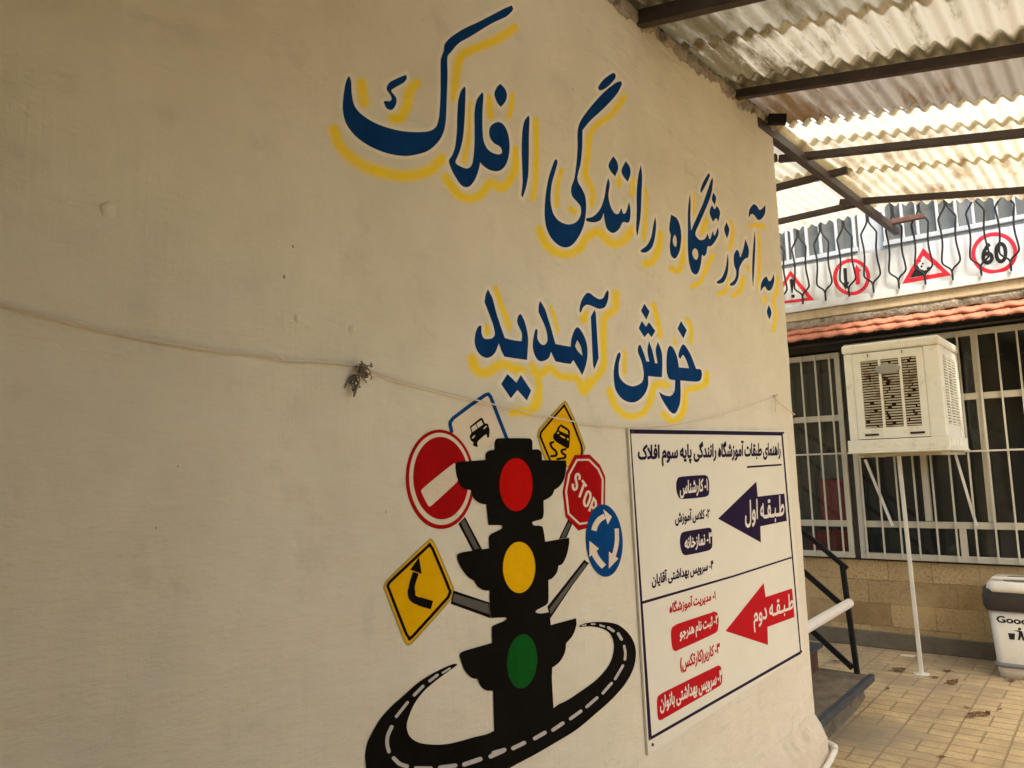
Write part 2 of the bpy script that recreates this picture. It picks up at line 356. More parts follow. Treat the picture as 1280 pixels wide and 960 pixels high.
def open_curve(pts, n=6):
    out = []
    for i in range(len(pts)-1):
        p1, p2 = pts[i], pts[i+1]
        p0 = pts[i-1] if i else (2*p1[0]-p2[0], 2*p1[1]-p2[1])
        p3 = pts[i+2] if i+2 < len(pts) else (2*p2[0]-p1[0], 2*p2[1]-p1[1])
        for k in range(n):
            t = k/n
            out.append(tuple(.5*((2*p1[d]) + (-p0[d]+p2[d])*t + (2*p0[d]-5*p1[d]+4*p2[d]-p3[d])*t*t + (-p0[d]+3*p1[d]-3*p2[d]+p3[d])*t**3) for d in (0, 1)))
    out.append(tuple(pts[-1][:2])); return out
def T(tr, pts):
    """reading of an enlarged piece of the photograph -> photograph pixels; tr = (x0, y0, enlargement)"""
    return [(tr[0]+p[0]/tr[2], tr[1]+p[1]/tr[2]) + tuple(p[2:]) for p in pts]
def ellipse(cx, cy, rx, ry, rot=0, n=56, a0=0, a1=360):
    r = math.radians(rot); o = []
    for k in range(n):
        a = math.radians(a0 + (a1-a0)*k/(n if a1-a0 == 360 else n-1)); x = rx*math.cos(a); y = ry*math.sin(a)
        o.append((cx + x*math.cos(r) - y*math.sin(r), cy + x*math.sin(r) + y*math.cos(r)))
    return o

WALL = (0, 0.0)
def signed(l): return sum(l[i][0]*l[(i+1) % len(l)][1]-l[(i+1) % len(l)][0]*l[i][1] for i in range(len(l)))/2
def fill(loops):
    """one clean triangulation of the union of all loops; outer loops run one way, holes the other"""
    P = []; E_ = []; seg = []
    for l in loops:
        l = [tuple(map(float, p[:2])) for p in l]; l = [x for i, x in enumerate(l) if math.hypot(x[0]-l[i-1][0], x[1]-l[i-1][1]) > 1e-7]
        if len(l) < 3: continue
        o = len(P); P += [Vector(x) for x in l]; E_ += [(o+i, o+(i+1) % len(l)) for i in range(len(l))]
        seg += [(*l[i], *l[(i+1) % len(l)]) for i in range(len(l))]
    v, e, f, *_ = delaunay_2d_cdt(P, E_, [], 0, 1e-7)
    V = np.array([tuple(x) for x in v]); Fc = np.array([t for t in f if len(t) == 3]); C_ = V[Fc].mean(1); sg = np.array(seg); keep_ = np.zeros(len(Fc), bool)
    for k in range(0, len(C_), 400):
        c_ = C_[k:k+400]; x0 = sg[None, :, 0]; y0 = sg[None, :, 1]; x1 = sg[None, :, 2]; y1 = sg[None, :, 3]; X = c_[:, 0:1]; Y = c_[:, 1:2]
        cr = (x1-x0)*(Y-y0)-(X-x0)*(y1-y0)
        wn = ((y0 <= Y) & (y1 > Y) & (cr > 0)).sum(1)-((y0 > Y) & (y1 <= Y) & (cr < 0)).sum(1)
        keep_[k:k+400] = wn != 0
    return V, Fc[keep_]
class Flat:
    """flat figures lying on a plane (axis, value), lifted off it by `lift` towards the viewer side"""
    def __init__(s, plane, lift): s.ax, s.val = plane; s.lift = lift*.4 if plane == (0, 0.0) else lift; s.loops = []
    def pt(s, p):
        q = at(p[0], p[1], s.ax, s.val)
        q[s.ax] = s.val + (s.lift if s.ax == 0 else -s.lift)
        return tuple(q)
    def poly(s, loop, holes=()):
        l = [p[:2] for p in loop]; s.loops.append(l if signed(l) > 0 else l[::-1])
        for h in holes:
            h = [p[:2] for p in h]; s.loops.append(h if signed(h) < 0 else h[::-1])
        return s
    def stroke(s, pts, wd, closed=False, caps=True):
        P = [np.array(p[:2], float) for p in pts]; n = len(P); ws = wd if isinstance(wd, (list, tuple)) else [wd]*n
        Lr = []; Rr = []
        for i in range(n):
            a = P[i-1] if (i or closed) else P[i]; b = P[(i+1) % n] if (i < n-1 or closed) else P[i]
            d1 = P[i]-a; d2 = b-P[i]
            if np.linalg.norm(d1) < 1e-9: d1 = d2
            if np.linalg.norm(d2) < 1e-9: d2 = d1
            d1 = d1/np.linalg.norm(d1); d2 = d2/np.linalg.norm(d2); t = d1+d2
            t = t/(np.linalg.norm(t)+1e-9); nn = np.array([-t[1], t[0]]); k = max(.5, nn @ np.array([-d1[1], d1[0]]))
            Lr.append(P[i]+nn*ws[i]/2/k); Rr.append(P[i]-nn*ws[i]/2/k)
        if closed: return s.poly([tuple(p) for p in Lr], ([tuple(p) for p in Rr],)) if _area(Lr) > _area(Rr) else s.poly([tuple(p) for p in Rr], ([tuple(p) for p in Lr],))
        loop = list(Lr)
        if caps:
            d = P[-1]-P[-2]; d = d/np.linalg.norm(d); nn = np.array([-d[1], d[0]])
            loop += [P[-1] + (nn*math.cos(a)+d*math.sin(a))*ws[-1]/2 for a in (math.pi*.2, math.pi*.4, math.pi*.6, math.pi*.8)]
        loop += Rr[::-1]
        if caps:
            d = P[0]-P[1]; d = d/np.linalg.norm(d); nn = np.array([-d[1], d[0]])
            loop += [P[0] + (nn*math.cos(a)+d*math.sin(a))*ws[0]/2 for a in (math.pi*.2, math.pi*.4, math.pi*.6, math.pi*.8)]
        return s.poly([tuple(p) for p in loop])
    def build(s, name, m, parent, label=None):
        V, Fc = fill(s.loops); P = [s.pt(x) for x in V]
        A_ = np.array(P); n_ = np.cross(A_[Fc[:, 1]]-A_[Fc[:, 0]], A_[Fc[:, 2]]-A_[Fc[:, 0]])[:, s.ax]*(1 if s.ax == 0 else -1)
        o = MB().add(P, [tuple(int(i) for i in (t if k > 0 else t[::-1])) for t, k in zip(Fc, n_)]).build(name, m); keep_world(o, parent)
        if label: o['label'] = label
        return o
def _area(l):
    l = [tuple(p) for p in l]
    return abs(sum(l[i][0]*l[(i+1) % len(l)][1]-l[(i+1) % len(l)][0]*l[i][1] for i in range(len(l))))/2
def world_loc(o):
    p = Vector((0, 0, 0))
    while o: p += Vector(o.location); o = o.parent
    return p
def keep_world(o, parent):
    """mesh data in world coordinates under a parent whose own origin may be elsewhere"""
    if parent is None: return o
    off = world_loc(parent)
    if off.length: o.data.transform(Matrix.Translation(-off))
    o.parent = parent; return o

# ------------------------------------------------------------------ Persian text set letter by letter in joined forms
FORMS = {'ا': (0xFE8D, 0xFE8E, 0, 0), 'آ': (0xFE81, 0xFE82, 0, 0), 'ب': (0xFE8F, 0xFE90, 0xFE91, 0xFE92), 'پ': (0xFB56, 0xFB57, 0xFB58, 0xFB59),
 'ت': (0xFE95, 0xFE96, 0xFE97, 0xFE98), 'ث': (0xFE99, 0xFE9A, 0xFE9B, 0xFE9C), 'ج': (0xFE9D, 0xFE9E, 0xFE9F, 0xFEA0), 'خ': (0xFEA5, 0xFEA6, 0xFEA7, 0xFEA8),
 'د': (0xFEA9, 0xFEAA, 0, 0), 'ر': (0xFEAD, 0xFEAE, 0, 0), 'ز': (0xFEAF, 0xFEB0, 0, 0), 'س': (0xFEB1, 0xFEB2, 0xFEB3, 0xFEB4), 'ش': (0xFEB5, 0xFEB6, 0xFEB7, 0xFEB8),
 'ط': (0xFEC1, 0xFEC2, 0xFEC3, 0xFEC4), 'ف': (0xFED1, 0xFED2, 0xFED3, 0xFED4), 'ق': (0xFED5, 0xFED6, 0xFED7, 0xFED8), 'ک': (0xFB8E, 0xFB8F, 0xFB90, 0xFB91),
 'گ': (0xFB92, 0xFB93, 0xFB94, 0xFB95), 'ل': (0xFEDD, 0xFEDE, 0xFEDF, 0xFEE0), 'م': (0xFEE1, 0xFEE2, 0xFEE3, 0xFEE4), 'ن': (0xFEE5, 0xFEE6, 0xFEE7, 0xFEE8),
 'ه': (0xFEE9, 0xFEEA, 0xFEEB, 0xFEEC), 'و': (0xFEED, 0xFEEE, 0, 0), 'ی': (0xFBFC, 0xFBFD, 0xFBFE, 0xFBFF), 'ـ': (0x640, 0x640, 0x640, 0x640)}
def shape_fa(s):
    s = s.replace('لا', '\u0001'); F2 = dict(FORMS); F2['\u0001'] = (0xFEFB, 0xFEFC, 0, 0)
    out = []
    for i, c in enumerate(s):
        if c not in F2: out.append({'(': ')', ')': '('}.get(c, c)); continue
        f = F2[c]; prev = i > 0 and s[i-1] in F2 and F2[s[i-1]][2] != 0; nxt = i+1 < len(s) and s[i+1] in F2 and f[2] != 0
        k = 3 if prev and nxt else 1 if prev else 2 if nxt else 0
        out.append(chr(f[k]))
    return ''.join(reversed(out))
def text_mesh(body, bold=.02):
    cu = bpy.data.curves.new('lettering', 'FONT'); cu.body = body; cu.space_word = .75
    o = bpy.data.objects.new('lettering', cu); COL.objects.link(o); bpy.context.view_layer.update()
    cc = o.to_curve(bpy.context.evaluated_depsgraph_get()); loops = []
    for sp_ in cc.splines:
        bp_ = sp_.bezier_points; l = []
        for i in range(len(bp_)):
            a0, a1 = bp_[i], bp_[(i+1) % len(bp_)]; n_ = 1 if a0.handle_right_type == 'VECTOR' and a1.handle_left_type == 'VECTOR' else 4
            for k in range(n_):
                t = k/n_; u = 1-t; p = a0.co*u**3 + a0.handle_right*3*u*u*t + a1.handle_left*3*u*t*t + a1.co*t**3; l.append((p.x, p.y))
        loops.append(l)
    o.to_curve_clear(); bpy.data.objects.remove(o); bpy.data.curves.remove(cu)
    def inside(p, l):
        c_ = False
        for i in range(len(l)):
            (x0, y0), (x1, y1) = l[i-1], l[i]
            if (y0 > p[1]) != (y1 > p[1]) and p[0] < (x1-x0)*(p[1]-y0)/(y1-y0)+x0: c_ = not c_
        return c_
    main = signed(max(loops, key=lambda l: abs(signed(l)))) > 0
    out = []
    for l in loops:
        hole = (signed(l) > 0) != main and any(k is not l and all(inside(p, k) for p in l[::2]) for k in loops)
        l = l if (signed(l) > 0) != hole else l[::-1]
        n_ = len(l); m2 = []
        for i in range(n_):
            d = Vector(l[(i+1) % n_]) - Vector(l[i-1])
            if d.length < 1e-9: m2.append(l[i]); continue
            d.normalize(); m2.append((l[i][0]+d.y*bold, l[i][1]-d.x*bold))
        out.append(m2)
    V, Fc = fill(out)
    return [Vector((x, y, 0)) for x, y in V], [tuple(int(i) for i in t) for t in Fc]
def put_text(body, quad, plane, lift, name, m, parent, bold=.02):
    """stretch a line of text over a quad given by photograph points TL, TR, BL, BR lying on the plane"""
    V, Fc = text_mesh(body, bold)
    ax, val = plane; q = [at(p[0], p[1], ax, val) for p in quad]
    x0 = min(v.x for v in V); x1 = max(v.x for v in V); y0 = min(v.y for v in V); y1 = max(v.y for v in V)
    out = []
    for v in V:
        u = (v.x-x0)/(x1-x0); t = (v.y-y0)/(y1-y0)
        p = (q[0]*(1-u)+q[1]*u)*t + (q[2]*(1-u)+q[3]*u)*(1-t)
        p[ax] = val + (lift if ax == 0 else -lift); out.append(p)
    mb = MB().add(out, Fc); o = mb.build(name, m); return keep_world(o, parent)

def put(mb, name, m, parent=None, smooth=False, bevel=0, label=None):
    o = mb.build(name, m, None, smooth, bevel)
    if parent: keep_world(o, parent)
    if label: o['label'] = label
    return o
def noise1(x, seed=0):
    return math.sin(x*3.1+seed)*.5 + math.sin(x*7.7+seed*2.3)*.3 + math.sin(x*17.3+seed*.7)*.2

# ------------------------------------------------------------------ ground
g = MB().add([(-60,-60,0),(60,-60,0),(60,60,0),(-60,60,0)], [(0,1,2,3)]).build('ground', M_pave)
tag(g, kind='structure')

# ------------------------------------------------------------------ the mural wall
WEND = 3.925
def wall_top(y): return 3.262 + .052*(y-2.3)
wall = empty('mural_wall', (0, WEND, 0), 'cream plastered wall painted with blue Persian lettering and a traffic light', 'wall')
mb = MB()
# face as a sheet with an uneven worn end edge, a rounded arris and a body behind
zs = [i*.06 for i in range(0, 54)] + [3.24]
prof = []
for z in zs:
    e = WEND + .006*noise1(z*2, 1) + .0025*math.sin(z*41) - (.008 if 1.80 < z < 1.86 else 0)
    top = z if z < 3.2 else None
    prof.append((z, e))
nz_ = len(prof); cols = 5
vs = []
for (z, e) in prof:
    tz = (lambda y: z/3.24*wall_top(y))
    vs += [(0, -3.2, tz(-3.2)), (0, e-.02, tz(e)), (-.004, e-.006, tz(e)), (-.014, e, tz(e)), (-2.6, e, tz(e))]
fs = []
for i in range(nz_-1):
    for k in range(cols-1):
        a = i*cols+k; fs.append((a, a+1, a+1+cols, a+cols))
fs.append(tuple((nz_-1)*cols+k for k in range(cols)) + ())
mb.add(vs, fs)
put(mb, 'wall_body', M_wall, wall)
# plinth with a crumbling top, running along the foot of the wall
mb = MB(); n = 330; vs = []; fs = []
for i in range(n+1):
    y = -3.2 + (3.885+3.2)*i/n if i < n else 3.885
    r = random.uniform(-.014, .014)
    vs += [(.001, y, .335+r), (.012, y, .315+r+random.uniform(-.011,.011)), (.036+random.uniform(-.010,.008), y, .285+r), (.056+random.uniform(-.006,.004), y, .262+random.uniform(-.010,.010)), (.060, y, .24), (.062, y, 0)]
for i in range(n):
    for k in range(5):
        a = i*6+k; fs.append((a, a+1, a+7, a+6))
fs.append(tuple(n*6+k for k in range(6)))
# close-up teeth near the end
mb.add(vs, fs)
put(mb, 'plinth', plaster_bump(mat('plinth_plaster', (.66, .58, .44), .8, var=(.58, .5, .37), vscale=9)), wall)
# rough mortar squeezed between wall head and roof
mb = MB(); n = 420; m_ = 8; vs = []; fs = []
for i in range(n+1):
    y = -3.2 + (WEND+3.2)*i/n; t = wall_top(y)
    low = .022 + .016*noise1(y*4, 3) + .012*noise1(y*13, 1) + random.uniform(0, .02)
    for k in range(m_):
        u = k/(m_-1)
        bul = math.sin(u*math.pi)*(.012+.006*noise1(y*9, 5)) + random.uniform(-.004, .008)*math.sin(u*math.pi)
        vs.append((.001 + max(0, bul), y + random.uniform(-.004,.004), t - low*(1-u) + u*(.035 + random.uniform(-.006, .004))))
for i in range(n):
    for k in range(m_-1):
        a = i*m_+k; fs.append((a, a+m_, a+m_+1, a+1))
mb.add(vs, fs); put(mb, 'mortar_seam', M_rough, wall, smooth=True)
# a lump and nail holes left in the plaster
mb = MB()
def lump(px, py, r, h, mb):
    c = at(px, py, 0, 0); vs = [(h, c[1], c[2])]; fs = []
    for j, (q, hh) in enumerate(((.35, .9), (.7, .5), (1.0, -.02))):
        for k in range(12):
            a = k*math.pi/6; rr = r*q*random.uniform(.85, 1.15); vs.append((h*hh if j < 2 else -.0005, c[1]+rr*math.cos(a), c[2]+rr*math.sin(a)))
    for k in range(12): fs.append((0, 1+k, 1+(k+1) % 12))
    for j in range(2):
        for k in range(12): fs.append((1+j*12+k, 1+j*12+12+k, 1+j*12+12+(k+1) % 12, 1+j*12+(k+1) % 12))
    mb.add(vs, fs)
lump(135, 262, .016, .0035, mb); lump(372, 398, .010, .003, mb); lump(440, 412, .012, .004, mb)
put(mb, 'plaster_lump', M_wall, wall, smooth=True)
mb = MB()
for (px, py, r) in ((366, 308, .0025), (355, 346, .003), (195, 660, .0016), (222, 583, .0014), (482, 640, .002), (840, 490, .003), (716, 112, .003)):
    c = at(px, py, 0, 0); k = 8
    mb.add([(.0006, c[1]+r*math.cos(a*2*math.pi/k), c[2]+r*1.5*math.sin(a*2*math.pi/k)) for a in range(k)], [tuple(range(k))])
put(mb, 'nail_hole', mat('nail_shadow', (.30, .25, .18), .9), wall)

# ------------------------------------------------------------------ painted lettering
Z1 = (400, 0, 3.693); Z5 = (540, 90, 6.0); G4 = (670, 80, 4.0); R2 = (790, 200, 4.363); K3 = (580, 350, 6.0); K4 = (720, 350, 5.333)
WORDS = []   # (name of the word, [(outline, holes), ...])
def L_(tr, *loops): return [smooth_loop(T(tr, l)) for l in loops]
c = 1
kaf = L_(Z1, [(885,25,c),(890,45),(862,75),(790,110),(700,165),(640,200),(603,242),(588,262),(588,350),(585,450),(580,560),(570,610),(545,655),(500,695),(440,715),(380,720),(300,705),(220,670),(160,625),(120,570),(105,510),(108,440),(120,375),(133,352),(143,375),(146,430),(160,490),(200,535),(270,575),(360,602),(440,610),(505,605),(535,585),(548,545),(555,450),(556,350),(557,275),(570,235),(575,205),(600,175),(660,135),(740,97),(830,50)])
minik = L_(Z1, [(397,345,c),(400,362),(385,382),(350,402),(330,415),(332,427),(350,450),(352,475),(340,500),(325,508),(305,498),(293,470,c),(300,466),(320,468),(330,458),(325,440),(308,415),(310,395),(325,378),(360,360)])
fla = L_(Z5, [(242,108,c),(250,125),(248,250),(242,380),(230,500),(205,600),(175,668,c),(180,687),(210,707),(250,723),(280,718),(300,690),(312,620),(318,520),(318,400),(318,300),(335,210),(376,150,c),(385,175),(378,300),(378,420),(385,510),(410,570),(450,605),(495,618),(520,610),(522,585),(505,558),(465,535),(435,495),(427,450),(440,405),(485,377),(530,390),(565,450),(580,530),(578,610),(560,680),(530,725),(490,745),(430,735),(385,705),(360,678,c),(350,730),(325,800),(290,850),(255,865),(215,845),(170,780),(140,720),(126,665),(150,625),(170,570),(185,450),(188,330),(195,220),(215,145)])
fdot = L_(Z5, [(512,88,c),(545,125),(561,170),(550,220),(515,265,c),(485,225),(467,165),(485,115)])
alef1 = L_(Z5, [(722,325,c),(730,345),(726,480),(725,640),(720,780),(700,880),(680,942,c),(668,925),(678,830),(675,700),(672,580),(676,450),(692,370)])
WORDS.append(('painted_word', [(kaf[0],), (minik[0],), (fla[0],), (fdot[0],), (alef1[0],)]))
gafd = L_(G4, [(385,45),(398,58),(390,80),(362,110),(335,128),(315,130),(312,112),(340,75)])
gaf = L_(G4, [(424,85,c),(428,103),(400,155),(340,220),(270,285),(232,332,c),(230,420),(222,500),(207,560),(210,590),(228,622),(245,660),(250,720),(240,800),(215,860),(180,905),(145,917),(110,905),(75,870),(50,815),(42,745),(48,650),(65,560),(95,478),(107,490),(95,540),(78,600),(72,680),(85,745),(115,785),(160,802),(200,790),(222,755),(222,715),(205,690),(180,660),(175,620),(190,575),(200,510),(207,420),(207,340),(220,290),(260,230),(330,150),(390,100)])
nd = L_(G4, [(360,568,c),(368,600),(362,660),(372,710),(392,745),(412,748),(426,720,c),(436,748),(449,742),(465,688,c),(472,735),(465,790),(438,790),(430,795),(415,825),(385,845),(355,825),(342,780),(338,745,c),(322,780),(290,792),(252,785),(252,772),(285,762),(320,725),(340,670),(350,610)])
nd1 = L_(G4, [(385,460,c),(405,490),(410,525),(395,562,c),(372,535),(362,505)]); nd2 = L_(G4, [(448,485,c),(468,515),(472,550),(458,590,c),(435,560),(427,530)])
al2 = L_(G4, [(524,503,c),(530,560),(527,650),(522,760),(507,862,c),(500,830),(503,740),(503,640),(512,550)])
ra = L_(G4, [(595,762,c),(600,800),(595,860),(580,915),(550,942),(525,940),(525,930),(555,905),(575,865),(585,810)])
WORDS.append(('painted_word', [(gafd[0],), (gaf[0],), (nd[0],), (nd1[0],), (nd2[0],), (al2[0],), (ra[0],)]))
he = L_(R2, [(212,297,c),(245,320),(264,370),(268,430),(258,500),(235,537),(212,520),(205,470),(210,410),(202,380),(207,330)], [(232,408),(222,432),(225,460),(238,474),(244,448),(240,420)])
shgd = L_(R2, [(418,70,c),(424,85),(405,130),(378,178),(373,162),(390,115)])
shga = L_(R2, [(315,180,c),(319,230),(318,320),(322,385,c),(345,330),(385,240),(430,110),(437,92,c),(441,120),(430,190),(400,270),(365,350),(345,402),(360,430),(378,437),(398,428),(412,400,c),(424,432),(440,385,c),(450,412),(468,365,c),(472,400),(455,440),(430,470),(412,472),(405,510),(392,525),(381,518),(375,570),(362,612),(347,625),(325,610),(310,560),(304,480),(304,380),(305,270)], [(342,482),(328,502),(334,530),(350,545),(361,525),(357,495)])
sd1 = L_(R2, [(443,177,c),(458,205),(452,247,c),(435,215)]); sd2 = L_(R2, [(435,245,c),(450,268),(462,248,c),(480,285),(470,338,c),(458,318),(440,338,c),(422,285)])
zed = L_(R2, [(515,338,c),(530,380),(518,430,c),(502,380)]); ze = L_(R2, [(522,508,c),(526,560),(520,620),(500,665),(470,675),(461,665),(490,640),(510,590)])
mo = L_(R2, [(618,430,c),(636,485),(633,530),(617,538),(602,555),(585,590),(580,640),(560,680),(535,685),(535,675),(560,650),(568,610),(556,570),(555,520),(570,490),(584,505),(590,530),(605,490)])
al3 = L_(R2, [(668,380,c),(672,450),(668,560),(660,695,c),(655,640),(657,520)])
mad = L_(R2, [(727,243,c),(725,290),(705,322),(685,325),(665,300),(650,295),(635,317,c),(640,270),(662,242),(680,250),(695,272),(712,262)])
WORDS.append(('painted_word', [(he[0], he[1]), (shgd[0],), (shga[0], shga[1]), (sd1[0],), (sd2[0],), (zed[0],), (ze[0],), (mo[0],), (al3[0],), (mad[0],)]))
be = L_(R2, [(772,620,c),(775,660),(760,705),(740,712),(722,690),(700,718,c),(705,670),(730,635),(746,660),(760,652)]); bed = L_(R2, [(745,790,c),(760,830),(750,872,c),(735,830)])
WORDS.append(('painted_word', [(be[0],), (bed[0],)]))
yd = L_(K3, [(178,70,c),(210,130),(240,240),(275,350),(305,435,c),(360,450),(430,460,c),(432,400),(400,325),(402,280),(422,255),(445,290),(470,370),(480,450),(472,600,c),(400,590),(300,575,c),(275,520),(260,475,c),(235,540),(200,575),(160,583),(110,550),(80,480),(85,400),(105,350),(128,345),(131,400),(150,438),(200,440),(228,415),(225,370),(200,290),(152,165,c),(162,110)])
ydd = L_(K3, [(325,705,c),(392,770,c),(425,712,c),(503,830,c),(470,905,c),(400,825,c),(350,888,c),(277,780,c)])
am = L_(K3, [(570,155,c),(605,215),(640,320),(685,480,c),(750,492),(798,500,c),(805,440),(830,370),(855,355),(890,400),(920,480),(925,570),(910,650),(885,715,c),(860,670),(818,600,c),(800,630,c),(740,622),(685,610,c),(665,570),(652,540,c),(630,590),(575,610),(540,585),(515,510),(520,430),(535,370),(550,375),(550,440),(575,480),(605,485),(625,450),(610,360),(557,240,c),(560,190)], [(848,450,c),(875,500),(888,570,c),(850,530),(832,495,c)])
al4 = L_(K4, [(122,198,c),(130,215),(150,520,c),(122,595,c),(113,570),(98,245,c)])
mad2 = L_(K4, [(210,68),(217,85),(210,140),(190,182),(150,192),(115,178),(75,165),(48,180),(30,218),(22,200),(35,140),(65,92),(90,87),(120,110),(155,128),(180,120),(195,90)])
WORDS.append(('painted_word', [(yd[0],), (ydd[0],), (am[0], am[1]), (al4[0],), (mad2[0],)]))
shi = L_(K4, [(290,482),(297,500),(285,560),(288,640),(320,685),(370,708),(410,700),(442,675),(450,620),(435,540),(412,480),(415,440),(428,430,c),(452,490),(468,542,c),(488,545,c),(475,470),(485,405,c),(505,460),(527,555,c),(543,555,c),(530,470),(545,410,c),(570,480),(575,560),(572,648,c),(525,645),(480,640,c),(480,700),(460,755),(420,800),(370,817),(310,795),(265,735),(250,650),(255,570),(275,495)])
shid = L_(K4, [(455,158,c),(490,210,c),(468,265,c),(432,205,c)]); shie = L_(K4, [(437,272,c),(466,312,c),(485,280,c),(528,340,c),(503,382,c),(480,352,c),(455,382,c),(417,322,c)])
khd = L_(K4, [(698,273,c),(738,335,c),(715,390,c),(676,325,c)])
kho = L_(K4, [(718,430),(760,490),(800,592,c),(832,598),(838,635),(828,668),(800,678),(695,670,c),(697,760),(690,830),(665,885),(645,890),(620,870),(575,800),(550,745,c),(590,768),(630,772),(655,740),(660,668,c),(622,660),(605,620),(602,540),(608,470),(622,440),(645,450),(672,510),(686,583,c),(752,588,c),(732,530),(712,500),(694,525),(682,500),(695,455)], [(625,512,c),(642,535),(655,575,c),(619,579,c)])
WORDS.append(('painted_word', [(shi[0],), (shid[0],), (shie[0],), (khd[0],), (kho[0],)]))
for nm, shapes in WORDS:
    fl = Flat(WALL, .0016)
    for sh in shapes: fl.poly(sh[0], sh[1:])
    fl.build(nm, M_navy, wall)

# sprayed yellow shadow and pale rim round the letters: one sheet just off the plaster
SPRAY = []
def sp(tr, w_, pts): SPRAY.append((open_curve(T(tr, pts), 5) if len(pts) > 1 else T(tr, pts), w_/tr[2]))
sp(Z1, 34, [(895,130),(820,180),(740,215),(665,248),(637,290),(625,380),(620,450)])
sp(Z1, 42, [(65,600),(85,660),(130,715),(200,765),(300,800),(400,812),(500,790),(560,735)])
sp(Z1, 40, [(190,385),(195,420),(205,475)]); sp(Z1, 38, [(443,385),(410,430),(400,490),(370,545),(335,545)])
sp(Z5, 55, [(100,790),(140,850),(200,920),(270,950),(340,935),(400,880),(440,830),(520,870),(590,800),(630,700),(625,590)])
sp(Z5, 34, [(285,240),(275,400),(260,560),(238,670)]); sp(Z5, 46, [(430,195),(430,260),(440,330)]); sp(Z5, 32, [(600,170),(595,260),(575,335)])
sp(Z5, 36, [(778,360),(782,560),(775,800),(755,950)])
sp(G4, 26, [(440,165),(380,250),(300,310),(265,370),(258,460),(245,540),(262,590),(282,640),(278,700)])
sp(G4, 20, [(125,530),(110,600),(100,710)]); sp(G4, 26, [(175,725),(190,740)])
sp(G4, 36, [(20,830),(50,900),(100,940),(160,950),(220,920),(250,870),(310,838),(345,870),(390,900),(440,880),(480,830)])
sp(G4, 20, [(412,560),(415,610)]); sp(G4, 22, [(490,580),(480,650)]); sp(G4, 14, [(552,640),(548,760),(535,860)])
sp((660,80,2.825), 22, [(465,600),(460,650),(440,695),(415,705)])
sp(R2, 15, [(75,160),(78,280),(65,440)]); sp(R2, 24, [(155,430),(145,500),(110,560),(75,565)]); sp(R2, 26, [(280,440),(275,550),(250,605),(215,590)])
sp(R2, 15, [(335,190),(338,300)]); sp(R2, 30, [(400,330),(385,390)]); sp(R2, 22, [(440,520),(405,590),(370,665),(330,690)])
sp(R2, 20, [(535,340),(550,400),(535,480)]); sp(R2, 22, [(530,650),(510,715),(475,730)]); sp(R2, 24, [(605,640),(595,700),(555,740)]); sp(R2, 15, [(630,580),(640,600)])
sp(R2, 22, [(650,360),(680,355),(715,365)]); sp(R2, 15, [(690,400),(695,520),(690,700)]); sp(R2, 17, [(790,640),(788,720),(772,770),(785,850),(770,930)]); sp(R2, 24, [(720,758),(722,764)])
sp(K3, 34, [(235,60),(270,170),(310,270),(340,360)]); sp(K3, 38, [(170,355),(168,405)])
sp(K3, 62, [(60,590),(85,660),(150,700),(230,660),(290,632),(360,660),(430,680)]); sp(K3, 24, [(650,205),(680,290),(700,390)])
sp(K3, 42, [(510,640),(545,700),(562,800),(560,900),(545,960)]); sp((550,480,6.737), 60, [(830,60),(800,170),(750,235),(690,225),(610,240)])
sp(K3, 48, [(520,690),(580,700),(640,660),(720,720),(850,740),(900,840),(940,750)]); sp(K3, 42, [(905,245),(900,305)])
sp(K4, 40, [(265,90),(262,190),(210,230),(185,280),(180,450),(180,580),(120,665),(60,735),(30,680)]); sp(K4, 38, [(50,235),(48,260)])
sp(K4, 30, [(515,165),(540,260),(560,375)]); sp(K4, 24, [(320,480),(320,620)])
sp(K4, 36, [(222,730),(255,830),(310,890),(370,910),(440,890),(490,820),(510,740),(540,692),(605,700)])
sp(K4, 24, [(740,260),(765,330),(765,415)]); sp(K4, 16, [(655,395),(660,430)])
sp(K4, 34, [(870,625),(860,690),(800,720),(730,742),(720,850),(690,915),(640,940),(582,895)])
step = .0052
ys = np.arange(.92, 3.92, step); zg = np.arange(1.52, 3.22, step)
YY, ZZ = np.meshgrid(ys, zg, indexing='ij')
D = np.stack([np.zeros_like(YY)-EYE[0], YY-EYE[1], ZZ-EYE[2]], -1) @ ROT
PX = 640 + D[..., 0]/-D[..., 2]*F; PY = 480 - D[..., 1]/-D[..., 2]*F
def seg_dist(px, py, pts):
    d = np.full(px.shape, 1e9)
    if len(pts) == 1: return np.hypot(px-pts[0][0], py-pts[0][1])
    for (x0, y0), (x1, y1) in zip(pts[:-1], pts[1:]):
        ex, ey = x1-x0, y1-y0; q = ex*ex+ey*ey+1e-9
        t = np.clip(((px-x0)*ex+(py-y0)*ey)/q, 0, 1); d = np.minimum(d, np.hypot(px-x0-t*ex, py-y0-t*ey))
    return d
def sstep(x, a, b): t = np.clip((x-a)/(b-a), 0, 1); return t*t*(3-2*t)
A = np.zeros_like(YY); Hl = np.zeros_like(YY)
for pts, w_ in SPRAY:
    xs_ = [p[0] for p in pts]; ys_ = [p[1] for p in pts]; m_ = w_*1.3+3
    k = (PX > min(xs_)-m_) & (PX < max(xs_)+m_) & (PY > min(ys_)-m_) & (PY < max(ys_)+m_)
    if k.any(): A[k] = np.maximum(A[k], 1-sstep(seg_dist(PX[k], PY[k], [p[:2] for p in pts]), w_*.30, w_*.95))
